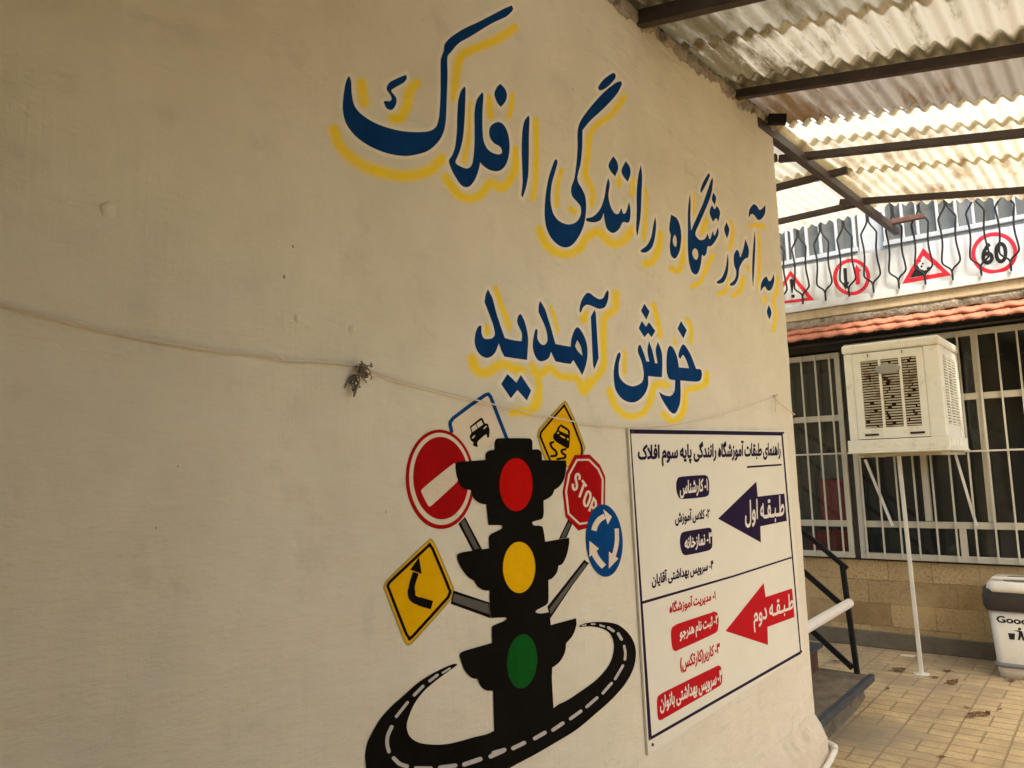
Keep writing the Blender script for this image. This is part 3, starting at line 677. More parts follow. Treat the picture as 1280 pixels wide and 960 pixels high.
for nm, shapes in WORDS:
    for sh in shapes:
        l = sh[0] + [sh[0][0]]; xs_ = [p[0] for p in l]; ys_ = [p[1] for p in l]; m_ = 9
        k = (PX > min(xs_)-m_) & (PX < max(xs_)+m_) & (PY > min(ys_)-m_) & (PY < max(ys_)+m_)
        if k.any():
            rim = 4.2 - 1.7*np.clip((PX[k]-450)/500, 0, 1)
            Hl[k] = np.maximum(Hl[k], 1-sstep(seg_dist(PX[k], PY[k], l), rim*.6, rim*1.5))
use = np.maximum(A, Hl) > .004
cell = use[:-1, :-1] | use[1:, :-1] | use[:-1, 1:] | use[1:, 1:]
need = np.zeros_like(use); need[:-1, :-1] |= cell; need[1:, :-1] |= cell; need[:-1, 1:] |= cell; need[1:, 1:] |= cell
idx = -np.ones(use.shape, int); idx[need] = np.arange(need.sum())
vv = np.stack([np.full(need.sum(), .0003), YY[need], ZZ[need]], -1)
ci = np.argwhere(cell)
ff = np.stack([idx[ci[:, 0], ci[:, 1]], idx[ci[:, 0]+1, ci[:, 1]], idx[ci[:, 0]+1, ci[:, 1]+1], idx[ci[:, 0], ci[:, 1]+1]], -1)
me = bpy.data.meshes.new('sprayed_shadow'); me.from_pydata(vv.tolist(), [], ff.tolist()); me.update()
for nm_, arr in (('spray', A[need]), ('rim', Hl[need])):
    at_ = me.attributes.new(nm_, 'FLOAT', 'POINT'); at_.data.foreach_set('value', arr.astype(np.float32))
M_spray = M_wall.copy(); M_spray.name = 'sprayed_yellow'
t_ = M_spray.node_tree; N = t_.nodes; L = t_.links; pb = N['Principled BSDF']; under = pb.inputs['Base Color'].links[0].from_socket
a1 = N.new('ShaderNodeAttribute'); a1.attribute_name = 'spray'; a2 = N.new('ShaderNodeAttribute'); a2.attribute_name = 'rim'
gz = N.new('ShaderNodeNewGeometry'); nz1 = N.new('ShaderNodeTexNoise'); nz1.inputs['Scale'].default_value = 16; nz1.inputs['Detail'].default_value = 4; L.new(gz.outputs['Position'], nz1.inputs[0])
mr1 = N.new('ShaderNodeMapRange'); mr1.inputs[1].default_value = .3; mr1.inputs[2].default_value = .65; mr1.inputs[3].default_value = .9; mr1.inputs[4].default_value = 1.0; L.new(nz1.outputs[0], mr1.inputs[0])
mu1 = N.new('ShaderNodeMath'); mu1.operation = 'MULTIPLY'; L.new(a1.outputs['Fac'], mu1.inputs[0]); L.new(mr1.outputs[0], mu1.inputs[1])
cm1 = N.new('ShaderNodeMix'); cm1.data_type = 'RGBA'; L.new(mu1.outputs[0], cm1.inputs[0]); L.new(under, cm1.inputs[6]); cm1.inputs[7].default_value = (.86, .61, .003, 1)
rm = N.new('ShaderNodeMath'); rm.operation = 'MULTIPLY'; L.new(a2.outputs['Fac'], rm.inputs[0]); rm.inputs[1].default_value = .75
cm2 = N.new('ShaderNodeMix'); cm2.data_type = 'RGBA'; L.new(rm.outputs[0], cm2.inputs[0]); L.new(cm1.outputs[2], cm2.inputs[6]); cm2.inputs[7].default_value = (.80, .73, .57, 1)
L.new(cm2.outputs[2], pb.inputs['Base Color'])
me.materials.append(M_spray)
o = bpy.data.objects.new('sprayed_shadow', me); COL.objects.link(o); keep_world(o, wall)

# ------------------------------------------------------------------ painted road signs and traffic light
S7 = (500, 530, 6.857); B6 = (550, 480, 6.737); P4 = (660, 490, 3.84); C6 = (470, 660, 6.0); U8 = (550, 530, 5.647); M6 = (560, 640, 6.0); D5 = (560, 760, 5.333); E6 = (450, 800, 6.0); H7 = (620, 760, 4.8)
def sign(parts, label, lift0):
    """parts: list of (part name, material, builder); the first is the sign's face, the others its marks"""
    root = None; lift = lift0
    for nm, m, fn in parts:
        fl = Flat(WALL, lift); fn(fl); o = fl.build(nm, m, root or wall); lift += .0005
        if root is None: root = o; o['label'] = label
    return root
def fl_stroke(tr, w_, pts, closed=False, curve=False):
    q = T(tr, pts); q = open_curve(q, 5) if curve else [p[:2] for p in q]
    return lambda f: f.stroke(q, w_/tr[2], closed)
# poles first, so signs and light overlap them
for tr, quad, wpx in ((U8, [(130,705),(175,655),(300,890),(228,895)], 0), (U8, [(905,670),(935,700),(892,803),(838,812)], 0), (M6, [(40,588),(308,678),(318,797),(18,688)], 0), (P4, [(270,805),(292,822),(215,925),(106,1088),(92,1030)], 0)):
    fl = Flat(WALL, .0014); fl.poly([p[:2] for p in T(tr, quad)]); po = fl.build('painted_pole', M_black, wall)
    q = np.array([p[:2] for p in T(tr, quad)]); cc = q.mean(0)
    if tr is M6: inner = T(tr, [(42,612),(302,690),(310,768),(34,672)])
    elif tr is P4: inner = T(tr, [(270,820),(283,828),(205,932),(108,1068),(102,1040)])
    elif quad[0][0] == 130: inner = T(tr, [(145,700),(170,672),(276,880),(243,886)])
    else: inner = T(tr, [(905,690),(922,708),(882,800),(852,805)])
    f2 = Flat(WALL, .0018); f2.poly([p[:2] for p in inner]); f2.build('pole_fill', M_greyp, po)  # grey paint filling the black pole outline
sign([('painted_road_sign', M_cream, lambda f: f.poly(smooth_loop(T(B6, [(95,400,c),(85,320),(110,290),(380,90),(405,82),(425,105),(565,470,c),(330,560,c)])))),
      ('sign_border', M_blue, fl_stroke(B6, 30, [(97,400),(84,345),(85,320),(110,288),(240,190),(380,93),(405,85),(425,108),(490,280),(565,470)])),
      ('sign_mark', M_black, lambda f: (f.poly(smooth_loop(T(B6, [(250,358,c),(335,290),(357,290),(376,330),(400,335),(412,370),(416,395),(412,450,c),(395,450),(386,425),(330,470),(313,495),(318,530,c),(300,528),(275,515),(280,495),(255,470),(250,435),(262,412)])),
            [smooth_loop(T(B6, [(262,366,c),(345,305,c),(362,340,c),(270,406,c)])), smooth_loop(T(B6, [(268,452),(288,430),(294,438),(274,460)])), smooth_loop(T(B6, [(364,372),(388,352),(392,360),(368,380)]))]),
            f.stroke([p[:2] for p in T(B6, [(300,336),(318,372)])], 1.0))[0])],
     'white sign with blue border and black car', .0010)
M_ring = M_cream
sign([('painted_road_sign', M_red, lambda f: f.poly([p for p in T(S7, ellipse(342, 474, 294, 427, -2))])),
      ('sign_ring', M_ring, lambda f: f.poly(T(S7, ellipse(344, 470, 268, 395, -2)), [T(S7, ellipse(348, 464, 238, 354, -2))])),
      ('sign_mark', M_cream, lambda f: f.poly(smooth_loop(T(S7, [(190,555),(458,338),(478,360),(492,470),(482,500),(262,702),(238,698),(184,590)]))))],
     'red round no entry sign with pale slanting bar', .0022)
def closed_px(tr, pts): return [p[:2] for p in smooth_loop(T(tr, pts), 5)]
sign([('painted_road_sign', M_olive, lambda f: f.poly(closed_px(C6, [(398,82),(428,92),(450,130),(575,430),(578,490),(555,548),(275,862),(238,882),(208,855),(60,470),(58,425),(85,380)]))),
      ('sign_face', M_yel, lambda f: f.poly(closed_px(C6, [(398,98),(424,105),(440,135),(560,430),(563,490),(545,535),(270,845),(240,862),(220,845),(75,465),(73,425),(98,390)]))),
      ('sign_border', M_black, lambda f: f.stroke(closed_px(C6, [(402,124,c),(420,150),(548,460),(545,505),(520,540),(275,810),(248,832,c),(228,800),(92,450),(92,420),(115,392)]), 22/6, True)),
      ('sign_mark', M_black, lambda f: (f.stroke([p[:2] for p in open_curve(T(C6, [(418,578),(330,552),(280,530),(264,492),(270,420),(297,335)]), 5)], [66/6]*6+[58/6]*12+[46/6]*8, caps=False), f.poly(T(C6, [(320,218),(342,345),(255,312)]))))],
     'yellow diamond sign with black bending arrow', .0010)
sign([('painted_road_sign', M_olive, lambda f: f.poly(closed_px(B6, [(1042,145),(1075,165),(1130,280),(1215,510),(1218,560),(1180,640),(1080,700),(900,660),(820,460),(818,410),(838,365)]))),
      ('sign_face', M_yel, lambda f: f.poly(closed_px(B6, [(1042,165),(1066,180),(1118,290),(1198,515),(1200,560),(1165,620),(1075,690),(915,655),(838,455),(836,415),(855,380)]))),
      ('sign_border', M_black, lambda f: f.stroke([p[:2] for p in T(B6, [(1190,600),(1194,555),(1188,515),(1110,310),(1045,180),(960,275),(850,405),(842,440),(925,645)])], 2.6)),
      ('sign_mark', M_black, lambda f: (f.poly(smooth_loop(T(B6, [(1015,338,c),(1085,385),(1092,430),(1086,530),(1076,547,c),(965,478),(950,435),(975,400),(990,365)])), [smooth_loop(T(B6, [(1012,358,c),(1072,395,c),(1078,428,c),(1000,392,c)])), smooth_loop(T(B6, [(985,408),(996,405),(1000,418),(988,420)])), smooth_loop(T(B6, [(1068,455),(1080,460),(1080,475),(1068,470)])), smooth_loop(T(B6, [(1012,430),(1050,448),(1048,460),(1010,440)]))]),
            f.stroke([p[:2] for p in open_curve(T(B6, [(952,490),(928,500),(940,535),(972,565),(980,592),(965,605),(935,608)]), 5)], 3.0), f.stroke([p[:2] for p in open_curve(T(B6, [(1055,548),(1022,560),(1030,585),(1052,598),(1045,622),(985,632)]), 5)], 2.8)))],
     'yellow diamond sign with skidding car', .0010)
oct_ = [(222,302),(295,300),(345,350),(370,408),(368,560),(330,640),(240,665),(180,600),(165,480),(182,385)]
org = np.array([207., 452.]); bx = np.array([26.5, 38.]); up = np.array([25., -70.])
def stop_letters(f):
    G = {'S': [[(.85,.8),(.7,.97),(.35,.98),(.12,.82),(.2,.62),(.75,.42),(.88,.22),(.65,.03),(.3,.03),(.08,.2)]], 'T': [[(0,1),(1,1)],[(.5,.97),(.5,0)]],
         'O': [[(.5,1),(.15,.85),(.08,.5),(.15,.15),(.5,0),(.85,.15),(.92,.5),(.85,.85),(.49,1)]], 'P': [[(.15,0),(.15,1),(.6,1),(.88,.85),(.88,.62),(.6,.47),(.18,.47)]]}
    for i, ch in enumerate('STOP'):
        for s_ in G[ch]:
            pts = [tuple(org + bx*(i*1.02 + x*.78) + up*y*(1-.04*i)) for x, y in s_]
            q = T(P4, pts); q = open_curve(q, 4) if ch in 'SO' else q
            f.stroke([p[:2] for p in q], 11/3.84, caps=False)
sign([('painted_road_sign', M_red, lambda f: f.poly([p[:2] for p in T(P4, oct_)])),
      ('sign_border', M_cream, lambda f: f.stroke([p[:2] for p in T(P4, [(234,326),(291,325),(336,370),(357,418),(355,550),(322,622),(246,633),(193,583),(181,478),(196,396)])], 9/3.84, True)),
      ('sign_mark', M_cream, stop_letters)], 'red octagonal stop sign with pale letters', .0026)
sign([('painted_road_sign', M_blue, lambda f: f.poly(T(P4, ellipse(364, 713, 88, 174, -3)))),
      ('sign_mark', M_cream, lambda f: (f.stroke([p[:2] for p in open_curve(T(P4, [(313,665),(322,638),(340,612),(366,596)]), 5)], 26/3.84, caps=False), f.poly(T(P4, [(358,562),(400,598),(380,636)])),
            f.stroke([p[:2] for p in open_curve(T(P4, [(423,655),(424,715),(415,765),(405,795)]), 5)], 20/3.84, caps=False), f.poly(T(P4, [(386,765),(431,800),(385,848)])),
            f.stroke([p[:2] for p in open_curve(T(P4, [(362,838),(340,815),(322,788),(310,760)]), 5)], 28/3.84, caps=False), f.poly(T(P4, [(292,714),(292,792),(338,752)]))))],
     'blue round sign with three circling arrows', .0050)
body = smooth_loop(
    T(U8, [(383,180,c),(385,120),(402,102),(630,102),(647,118),(650,180,c),(690,180),(712,200),(718,255,c),(888,257,c),(888,310),(872,390),(840,440),(805,465,c),(790,500),(760,525),(728,540,c),(728,640),(715,670),(665,685),(648,695),(660,715),(700,718),(722,728),(740,830,c)]) +
    T(M6, [(905,192,c),(905,240),(885,330),(855,388),(825,403,c),(815,450),(780,495),(750,510,c),(750,655),(735,695),(662,735),(655,752),(690,760),(752,752,c),(765,812,c),(767,847,c)]) +
    T(D5, [(850,68,c),(853,112),(830,180),(785,235,c),(775,300),(740,360),(692,398,c),(690,480),(700,662,c),(700,700,c),(500,960,c),(300,940,c),(305,815,c),(298,551,c),(250,548),(215,520),(193,472,c),(150,462),(105,410),(75,320),(88,292),(290,232,c)]) +
    T(M6, [(325,880,c),(330,855),(420,815),(437,800),(425,790),(320,795,c),(310,680),(308,590,c),(260,585),(215,555),(192,515,c),(140,480),(85,400),(65,335),(75,312),(110,300),(305,272,c),(303,190),(320,165),(390,130),(405,115),(395,100),(300,98,c)]) +
    T(U8, [(325,568,c),(280,560),(235,525),(217,470,c),(150,445),(115,370),(105,290),(118,270),(320,253,c),(320,215),(340,190)]), 5)
tl = sign([('painted_traffic_light', M_black, lambda f: f.poly(body))], 'black traffic light with three lenses and hoods', .0044)
for m, tr, e in ((M_redlens, U8, (533,428,117,188,0)), (M_yel, M6, (529,415,121,192,0)), (M_green, D5, (490,355,100,181,4))):
    fl = Flat(WALL, .0052); fl.poly(T(tr, ellipse(*e))); fl.build('painted_lens', m, tl)
road = smooth_loop(T(E6, [(722,180),(725,188),(700,207),(640,250),(560,310),(480,380),(410,470),(365,570),(348,650),(370,720),(430,765),(520,782),(620,782),(720,765),(850,728),(1000,680)]) +
    T(H7, [(343,600),(430,550),(520,490),(600,430),(670,350),(700,280),(704,210),(680,152),(630,122),(560,110),(500,114),(499,106),(530,92),(600,83),(680,87),(740,105),(800,160),(832,225),(837,290),(820,370),(770,460),(690,550),(600,630),(480,730),(350,810),(220,885),(80,960)]) +
    [(590,984),(540,1000),(492,996),(463,975)] + T(E6, [(38,900),(50,780),(90,690),(150,590),(230,500),(330,410),(420,330),(500,275),(600,220),(690,182)]), 5)
rd = sign([('painted_road', M_black, lambda f: f.poly(road))], 'black curving road with pale lane dashes', .0034)
fl = Flat(WALL, .0049)
for tr, w_, pts in ((E6,15,[(615,245),(670,212)]),(E6,22,[(518,306),(576,262)]),(E6,23,[(402,412),(468,345)]),(E6,22,[(268,573),(352,467)]),(E6,28,[(233,650),(203,720),(200,785),(212,835)]),(E6,30,[(248,885),(295,928),(348,946)]),
                    (E6,22,[(412,957),(530,957)]),(E6,30,[(595,955),(712,940)]),(E6,34,[(778,932),(898,892)]),(E6,32,[(975,872),(1070,830)]),(D5,28,[(300,965),(372,945)]),(D5,27,[(430,934),(504,898)]),(D5,26,[(575,868),(642,830)]),(D5,24,[(696,812),(762,767)]),(D5,22,[(813,737),(882,687)]),
                    (H7,18,[(541,592),(603,538)]),(H7,17,[(638,510),(690,451)]),(H7,16,[(712,425),(758,346)]),(H7,15,[(770,308),(773,270),(766,228)]),(H7,17,[(750,187),(730,153)]),(H7,16,[(702,138),(671,117)]),(H7,11,[(646,111),(622,103)]),(H7,9,[(590,96),(570,96)]),(H7,8,[(537,101),(515,105)])):
    q = T(tr, pts); fl.stroke([p[:2] for p in (open_curve(q, 4) if len(q) > 2 else q)], w_/tr[2])
fl.build('lane_dashes', M_pale, rd)

# ------------------------------------------------------------------ the printed direction board
bd = empty('direction_board', (0, 3.0, .64), 'white printed floor guide hung on the mural wall with purple and red arrows', 'sign board')
BT = (770, 520, 4.364); BB = (770, 720, 4.0); BP = (0, .010)
cs = [at(782, 536, 0, 0), at(979.5, 538, 0, 0), at(1002.5, 815, 0, 0), at(807, 943.5, 0, 0)]
n, m_ = 24, 18; vs = []; fs = []
for j in range(m_+1):
    for i in range(n+1):
        u, v = i/n, j/m_
        p = (cs[0]*(1-u)+cs[1]*u)*(1-v) + (cs[3]*(1-u)+cs[2]*u)*v
        vs.append((.0100, p[1], p[2]))
for j in range(m_):
    for i in range(n): a = j*(n+1)+i; fs.append((a, a+n+1, a+n+2, a+1))
o = MB().add(vs, fs).build('sheet', M_vinyl); sol = o.modifiers.new('thickness', 'SOLIDIFY'); sol.thickness = .008; sol.offset = -1
keep_world(o, bd)
E1, E2, E3 = .0004, .0009, .0014
def bpoly(name, m, loop, lift, parent=bd, label=None):
    f = Flat(BP, lift); f.poly(loop); return f.build(name, m, parent, label)
ql = lambda tr, pts: [p[:2] for p in T(tr, pts)]
f = Flat(BP, E1)
f.poly([(787,536.5),(978.5,540),(978.5,544.5),(788.5,542)])                      # top bar
f.poly([(787,536.5),(788.6,542)] + ql(BB, [(178,800),(163,822)]))                 # left bar
f.poly([(976.5,544.5),(978.5,544.5)] + ql(BB, [(926,382),(920,385)]))             # right bar
f.poly(ql(BB, [(178,800),(920,376),(926,388),(163,825)]))
f.build('border_frame', M_purple, bd)
bpoly('divider', M_purple, ql(BB, [(121,129),(590,-5)]) + ql(BT, [(957,767),(958,776)]) + ql(BB, [(590,5),(122,143)]), E1)
put_text(shape_fa('راهنمای طبقات آموزشگاه رانندگی پایه سوم افلاک'), ql(BT, [(118,140),(897,130),(118,280),(897,252)]), BP, E2, 'title_text', M_purple, bd, .040)
bpoly('title_underline', M_purple, ql(BT, [(714,273),(903,261),(903,270),(714,284)]), E1)
ar = bpoly('arrow', M_purple, ql(BT, [(556,560),(765,358),(773,440),(918,423),(932,572),(787,602),(790,690)]), E1, label='dark purple arrow pointing left')
put_text(shape_fa('طـبـقـه اول'), ql(BT, [(700,462),(915,428),(703,612),(918,578)]), BP, E3, 'arrow_text', M_vwhite, ar, .022)
ar = bpoly('arrow', M_vred, ql(BB, [(547,275),(738,35),(748,105),(880,62),(892,205),(757,255),(760,345)]), E1, label='red arrow pointing left')
put_text(shape_fa('طـبـقـه دوم'), ql(BB, [(683,150),(885,82),(688,285),(888,205)]), BP, E3, 'arrow_text', M_vwhite, ar, .022)
def pill(tr, pts, m, txt, q):
    o = bpoly('text_pill', m, [p[:2] for p in smooth_loop(T(tr, pts), 4)], E1)
    put_text(shape_fa(txt), ql(tr, q), BP, E3, 'pill_text', M_vwhite, o, .032)
pill(BT, [(355,331),(482,322),(500,332),(507,360),(507,425),(492,440),(370,453),(345,447),(330,410),(328,365),(338,338)], M_purple, '۱- کارشناس', [(345,352),(498,338),(347,452),(500,428)])
put_text(shape_fa('۲- کلاس آموزش'), ql(BT, [(320,512),(510,495),(322,602),(510,572)]), BP, E2, 'list_text', M_purple, bd, .036)
pill(BT, [(375,630),(500,610),(518,615),(524,640),(524,715),(510,732),(385,759),(362,750),(350,710),(349,665),(358,638)], M_purple, '۳- نمازخانه', [(372,660),(522,630),(374,745),(524,712)])
put_text(shape_fa('۴- سرویس بهداشتی آقایان'), ql(BT, [(192,855),(530,775),(195,942),(530,850)]), BP, E2, 'list_text', M_purple, bd, .036)
put_text(shape_fa('۱- مدیریت آموزشگاه'), ql(BB, [(265,128),(497,66),(267,202),(497,128)]), BP, E2, 'list_text', M_vred, bd, .036)
pill(BB, [(300,242),(480,182),(503,182),(512,205),(511,258),(500,283),(312,370),(288,372),(278,345),(274,285),(280,258)], M_vred, '۲- ثبت نام هنرجو', [(316,255),(508,190),(318,340),(510,262)])
put_text(shape_fa('۳- کاربر(کارتکس)'), ql(BB, [(318,408),(518,330),(322,490),(520,400)]), BP, E2, 'list_text', M_vred, bd, .036)
pill(BB, [(230,585),(500,452),(520,450),(528,470),(530,525),(520,548),(240,712),(215,720),(207,700),(204,625),(210,600)], M_vred, '۴- سرویس بهداشتی بانوان', [(215,605),(527,465),(220,692),(529,548)])
for p in ((787, 540), (976.5, 541), (999, 814), (812, 930)):
    q = at(p[0], p[1], 0, 0); mb = MB(); mb.tube([(.009, q[1], q[2]), (.014, q[1], q[2])], [.006, .004], 10); put(mb, 'fixing_pin', M_rust, bd)

# ------------------------------------------------------------------ cord along the wall
def wire_pts(px, off):
    out = []
    for i, p in enumerate(px):
        q = at(p[0], p[1], 0, 0); out.append((off if not callable(off) else off(i/(len(px)-1)), q[1], q[2]))
    return out
ed = at(982, 509, 0, 0)
mb = MB()
mb.tube(wire_pts(open_curve([(-60,362),(0,381),(60,397),(130,414),(195,427),(270,439),(338,446),(352,451),(400,453),(448,458)], 8), lambda t: .006+.006*math.sin(t*math.pi)), .0021, 6)
mb.tube(wire_pts(open_curve([(458,461),(470,467),(482,472),(500,478),(560,493),(620,508),(700,525),(740,531),(790,534.5),(830,532),(880,523),(930,509),(966,496)], 8), lambda t: .006+.010*math.sin(t*math.pi)), .0021, 6)
q = at(966, 496, 0, 0)
mb.tube([(.012, q[1], q[2]), (.010, q[1]+.06, q[2]-.03), (.005, WEND+.004, q[2]-.075), (-.03, WEND+.008, q[2]-.08), (-.3, WEND+.06, q[2]-.05), (-1.2, WEND+.5, q[2]+.1)], .0021, 6)
mb.tube([(.012, q[1], q[2]), (.014, q[1]-.002, q[2]-.03), (.009, q[1]-.006, q[2]-.075)], .0018, 5)
tag(put(mb, 'cord', M_string), 'thin grey cord sagging across the mural wall above the direction board', 'cord')
kn = at(448, 462, 0, 0)
mb = MB()
for k in range(24):
    p = Vector((.012, kn[1], kn[2])) + Vector((random.uniform(-.006,.010), random.uniform(-.008,.009), random.uniform(-.010,.008)))
    pts = []
    for j in range(7):
        pts.append(p); p = p + Vector((random.uniform(-.006,.007), random.uniform(-.008,.008), random.uniform(-.009,.007))); p.x = max(.003, min(.032, p.x))
    mb.tube(pts, .0014, 5)
for k in range(12):
    p = Vector((.010, kn[1]-.016, kn[2]-.014)); pts = []
    for j in range(6):
        pts.append(p); p = p + Vector((random.uniform(-.005,.006), random.uniform(-.009,.006), random.uniform(-.013,.001))); p.x = max(.003, min(.026, p.x))
    mb.tube(pts, .0015, 5)
tag(put(mb, 'wire_knot', M_wire), 'tangled rusty wire knot holding the cord left of the lettering', 'wire knot')
mb = MB(); mb.tube([(-.03, q[1], q[2]+.006), (.018, q[1], q[2]+.004), (.024, q[1], q[2]+.012)], .003, 6)
for k in range(3): mb.tube([(.010+.003*math.cos(a*math.pi/5), q[1]+.004*k-.004, q[2]+.007*math.sin(a*math.pi/5)) for a in range(11)], .002, 5)
tag(put(mb, 'wall_hook', M_string), 'small hook at the end of the mural wall tying the cord', 'hook')

# ------------------------------------------------------------------ corrugated canopy
can = empty('canopy', (0, WEND, 3.35), 'brown steel canopy roofed with yellowed corrugated plastic sheets beside the mural wall', 'canopy')
SX, SY = -.19, .05
def zr(x, y): return 3.338 + SY*(y-3) + (SX*x if x > 0 else .0*x)
LAM, AMP = .0720, .0145
def sheet(x0, x1, y0, y1, m, dz=0, rag=0):
    nx = max(4, int((x1-x0)/LAM*10)); ny = max(2, int((y1-y0)/.12)); vs = []; fs = []
    ph = random.uniform(-.15, .15)
    for j in range(ny+1):
        for i in range(nx+1):
            x = x0+(x1-x0)*i/nx; y = y0+(y1-y0)*j/ny
            if rag and j in (0, ny): y += random.uniform(-rag, rag)
            vs.append((x, y, zr(x, y) + dz + AMP*math.cos(2*math.pi*(x/LAM)+ph*.3) + .003*noise1(y*1.3+x, 2)))
    for j in range(ny):
        for i in range(nx): a = j*(nx+1)+i; fs.append((a, a+1, a+nx+2, a+nx+1))
    put(MB().add(vs, fs), 'roof_sheet', m, can, smooth=True)
XE = 2.75
edges = [-.14, 1.52, XE]
rows = [(-3.2, .4, SH_opaque, .018), (.25, 1.3, SH_opaque, .026), (1.2, 2.62, SH_olive2, .020), (2.40, 2.93, SH_olive, .012), (2.86, 3.34, SH_pale, .006), (3.31, 3.60, SH_olive, .016), (3.36, 4.12, SH_brown, .030), (4.08, 4.52, SH_clear, .014), (4.42, 5.22, SH_yellow, .026), (5.12, 6.24, SH_yellow, .012)]
for r_, (a, b_, m, dz) in enumerate(rows):
    for k in range(2):
        mm = m
        sheet(edges[k]-(.03 if k else 0), edges[k+1]+.0, a + random.uniform(-.015,.015), b_ + random.uniform(-.012,.012), mm, dz + (.004 if k % 2 else 0), rag=.004)
for (x0, x1) in ((-2.6, -1.3), (-1.33, -.005)):
    sheet(x0, x1, 3.96, 5.15, SH_yellow, .012, .004); sheet(x0, x1, 5.0, 6.46, SH_clear, .022, .004)
def purlin(x0, x1, y, m=M_steel, w_=.036, h=.043, drop=0):
    mb = MB(); mb.bar((x0, y, zr(x0, y)-.012-h/2-drop), (x1, y, zr(x1, y)-.012-h/2-drop), w_, h); put(mb, 'purlin', m, can, bevel=.003)
for y in (-2.4, -1.3, -.1, .9, 2.48): purlin(-.02, XE, y, h=.06, w_=.045)
for y in (3.42, 4.48, 5.75): purlin(-.02 if y < 4 else -.16, XE, y)
purlin(-.16, -2.6, 4.44); purlin(.10, -2.6, 4.97); purlin(.04, -2.6, 5.87)
mb = MB(); mb.bar((-.015, 3.70, zr(0, 3.70)-.085), (-.015, 6.86, zr(0, 6.86)-.085), .045, .055); put(mb, 'rafter', M_steel, can, bevel=.003)
mb = MB(); mb.box(-.075, .235, 6.60, 6.65, 3.447, 3.485); put(mb, 'bearing_plate', M_rust, can, bevel=.003)
mb = MB(); mb.bar((.02, 3.80, zr(0, 3.80)-.05), (.10, 3.84, zr(.1, 3.84)-.045), .04, .05); put(mb, 'bracket', M_iron, can, bevel=.003)
for y in (-3.0, 0.4, 3.2, 6.0): put(MB().box(XE-.08, XE-.02, y-.03, y+.03, 0, zr(XE-.05, y)-.02), 'support_post', M_steel, can)

# ------------------------------------------------------------------ far building
bl = empty('school_building', (0, 6.98, 0), 'two storey building with barred windows, stone clad foot and orange tile awning', 'building')
YF = 6.98; X0, X1 = -4.5, 7.0
put(MB().box(X0, X1, YF, YF+.3, .13, .715), 'stone_cladding', M_stone, bl)
put(MB().box(X0, X1, YF-.014, YF+.3, 0, .135), 'skirting', M_skirt, bl, bevel=.008)
put(MB().box(X0, X1, YF-.012, YF+.3, .716, .732), 'window_sill', M_wood, bl, bevel=.003)
put(MB().box(X0, X1, YF+.002, YF+.3, 2.53, 2.86), 'lintel', M_wood, bl)
# room behind the glass
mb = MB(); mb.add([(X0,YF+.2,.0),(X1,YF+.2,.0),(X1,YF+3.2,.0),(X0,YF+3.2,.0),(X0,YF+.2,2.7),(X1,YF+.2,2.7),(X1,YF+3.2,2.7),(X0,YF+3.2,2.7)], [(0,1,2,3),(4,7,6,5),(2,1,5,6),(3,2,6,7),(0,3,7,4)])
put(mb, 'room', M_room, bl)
def framed(x0, x1, verts_up, verts_low, rails, ztop, name, bars, thin, gm=None):
    mb = MB()
    for z in (.757, ztop-.022): mb.box(x0, x1, YF-.05, YF-.005, z-.024, z+.024)
    for z in rails: mb.box(x0, x1, YF-.048, YF-.004, z-.026, z+.026)
    for x in (x0+.022, x1-.022): mb.box(x-.022, x+.022, YF-.0495, YF-.0055, .781, ztop-.046)
    for x in verts_up: mb.box(x-.024, x+.024, YF-.046, YF-.006, 1.05, ztop-.046)
    for x in verts_low: mb.box(x-.024, x+.024, YF-.046, YF-.006, .781, 1.0)
    fr = put(mb, name, M_framec, bl, bevel=.004)
    put(MB().add([(x0,YF+.01,.74),(x1,YF+.01,.74),(x1,YF+.01,ztop),(x0,YF+.01,ztop)], [(0,1,2,3)]), 'window_pane', gm or M_glass, fr)
    mb = MB()
    for x in bars: mb.box(x-.0065, x+.0065, YF-.073, YF-.060, .745, ztop-.01)
    for z in thin: mb.box(x0+.01, x1-.01, YF-.0795, YF-.0735, z-.007, z+.007)
    put(mb, 'window_bars', M_framec, fr)
framed(-1.75, -.575, [], [], [1.02, 1.93], 2.50, 'window_frame', [-.655-.121*k for k in range(9)], [1.62], M_glass3)
framed(-.525, 2.1, [.012, .448, 1.0, 1.55], [.243, .82, 1.4], [1.02, 2.03], 2.56, 'window_frame', [-.465+.1335*k for k in range(19)], [1.60])
framed(2.15, 4.8, [2.7, 3.3, 3.9, 4.4], [3.0, 3.6, 4.2], [1.02, 2.03], 2.56, 'window_frame', [2.22+.1335*k for k in range(19)], [1.60])
put(MB().box(-.57, -.53, YF-.03, YF+.1, .735, 2.52), 'mullion_post', M_wood, bl)
mb = MB(); mb.tube([(X0, YF-.16, 2.575), (X1, YF-.16, 2.585)], .012, 8); put(mb, 'eaves_pipe', M_wood, bl)
put(MB().box(X0, X1, YF-.30, YF+.05, 2.618, 2.632), 'awning_soffit', M_dark, bl)  # near-black sheet; shade under the tiles is put into its colour
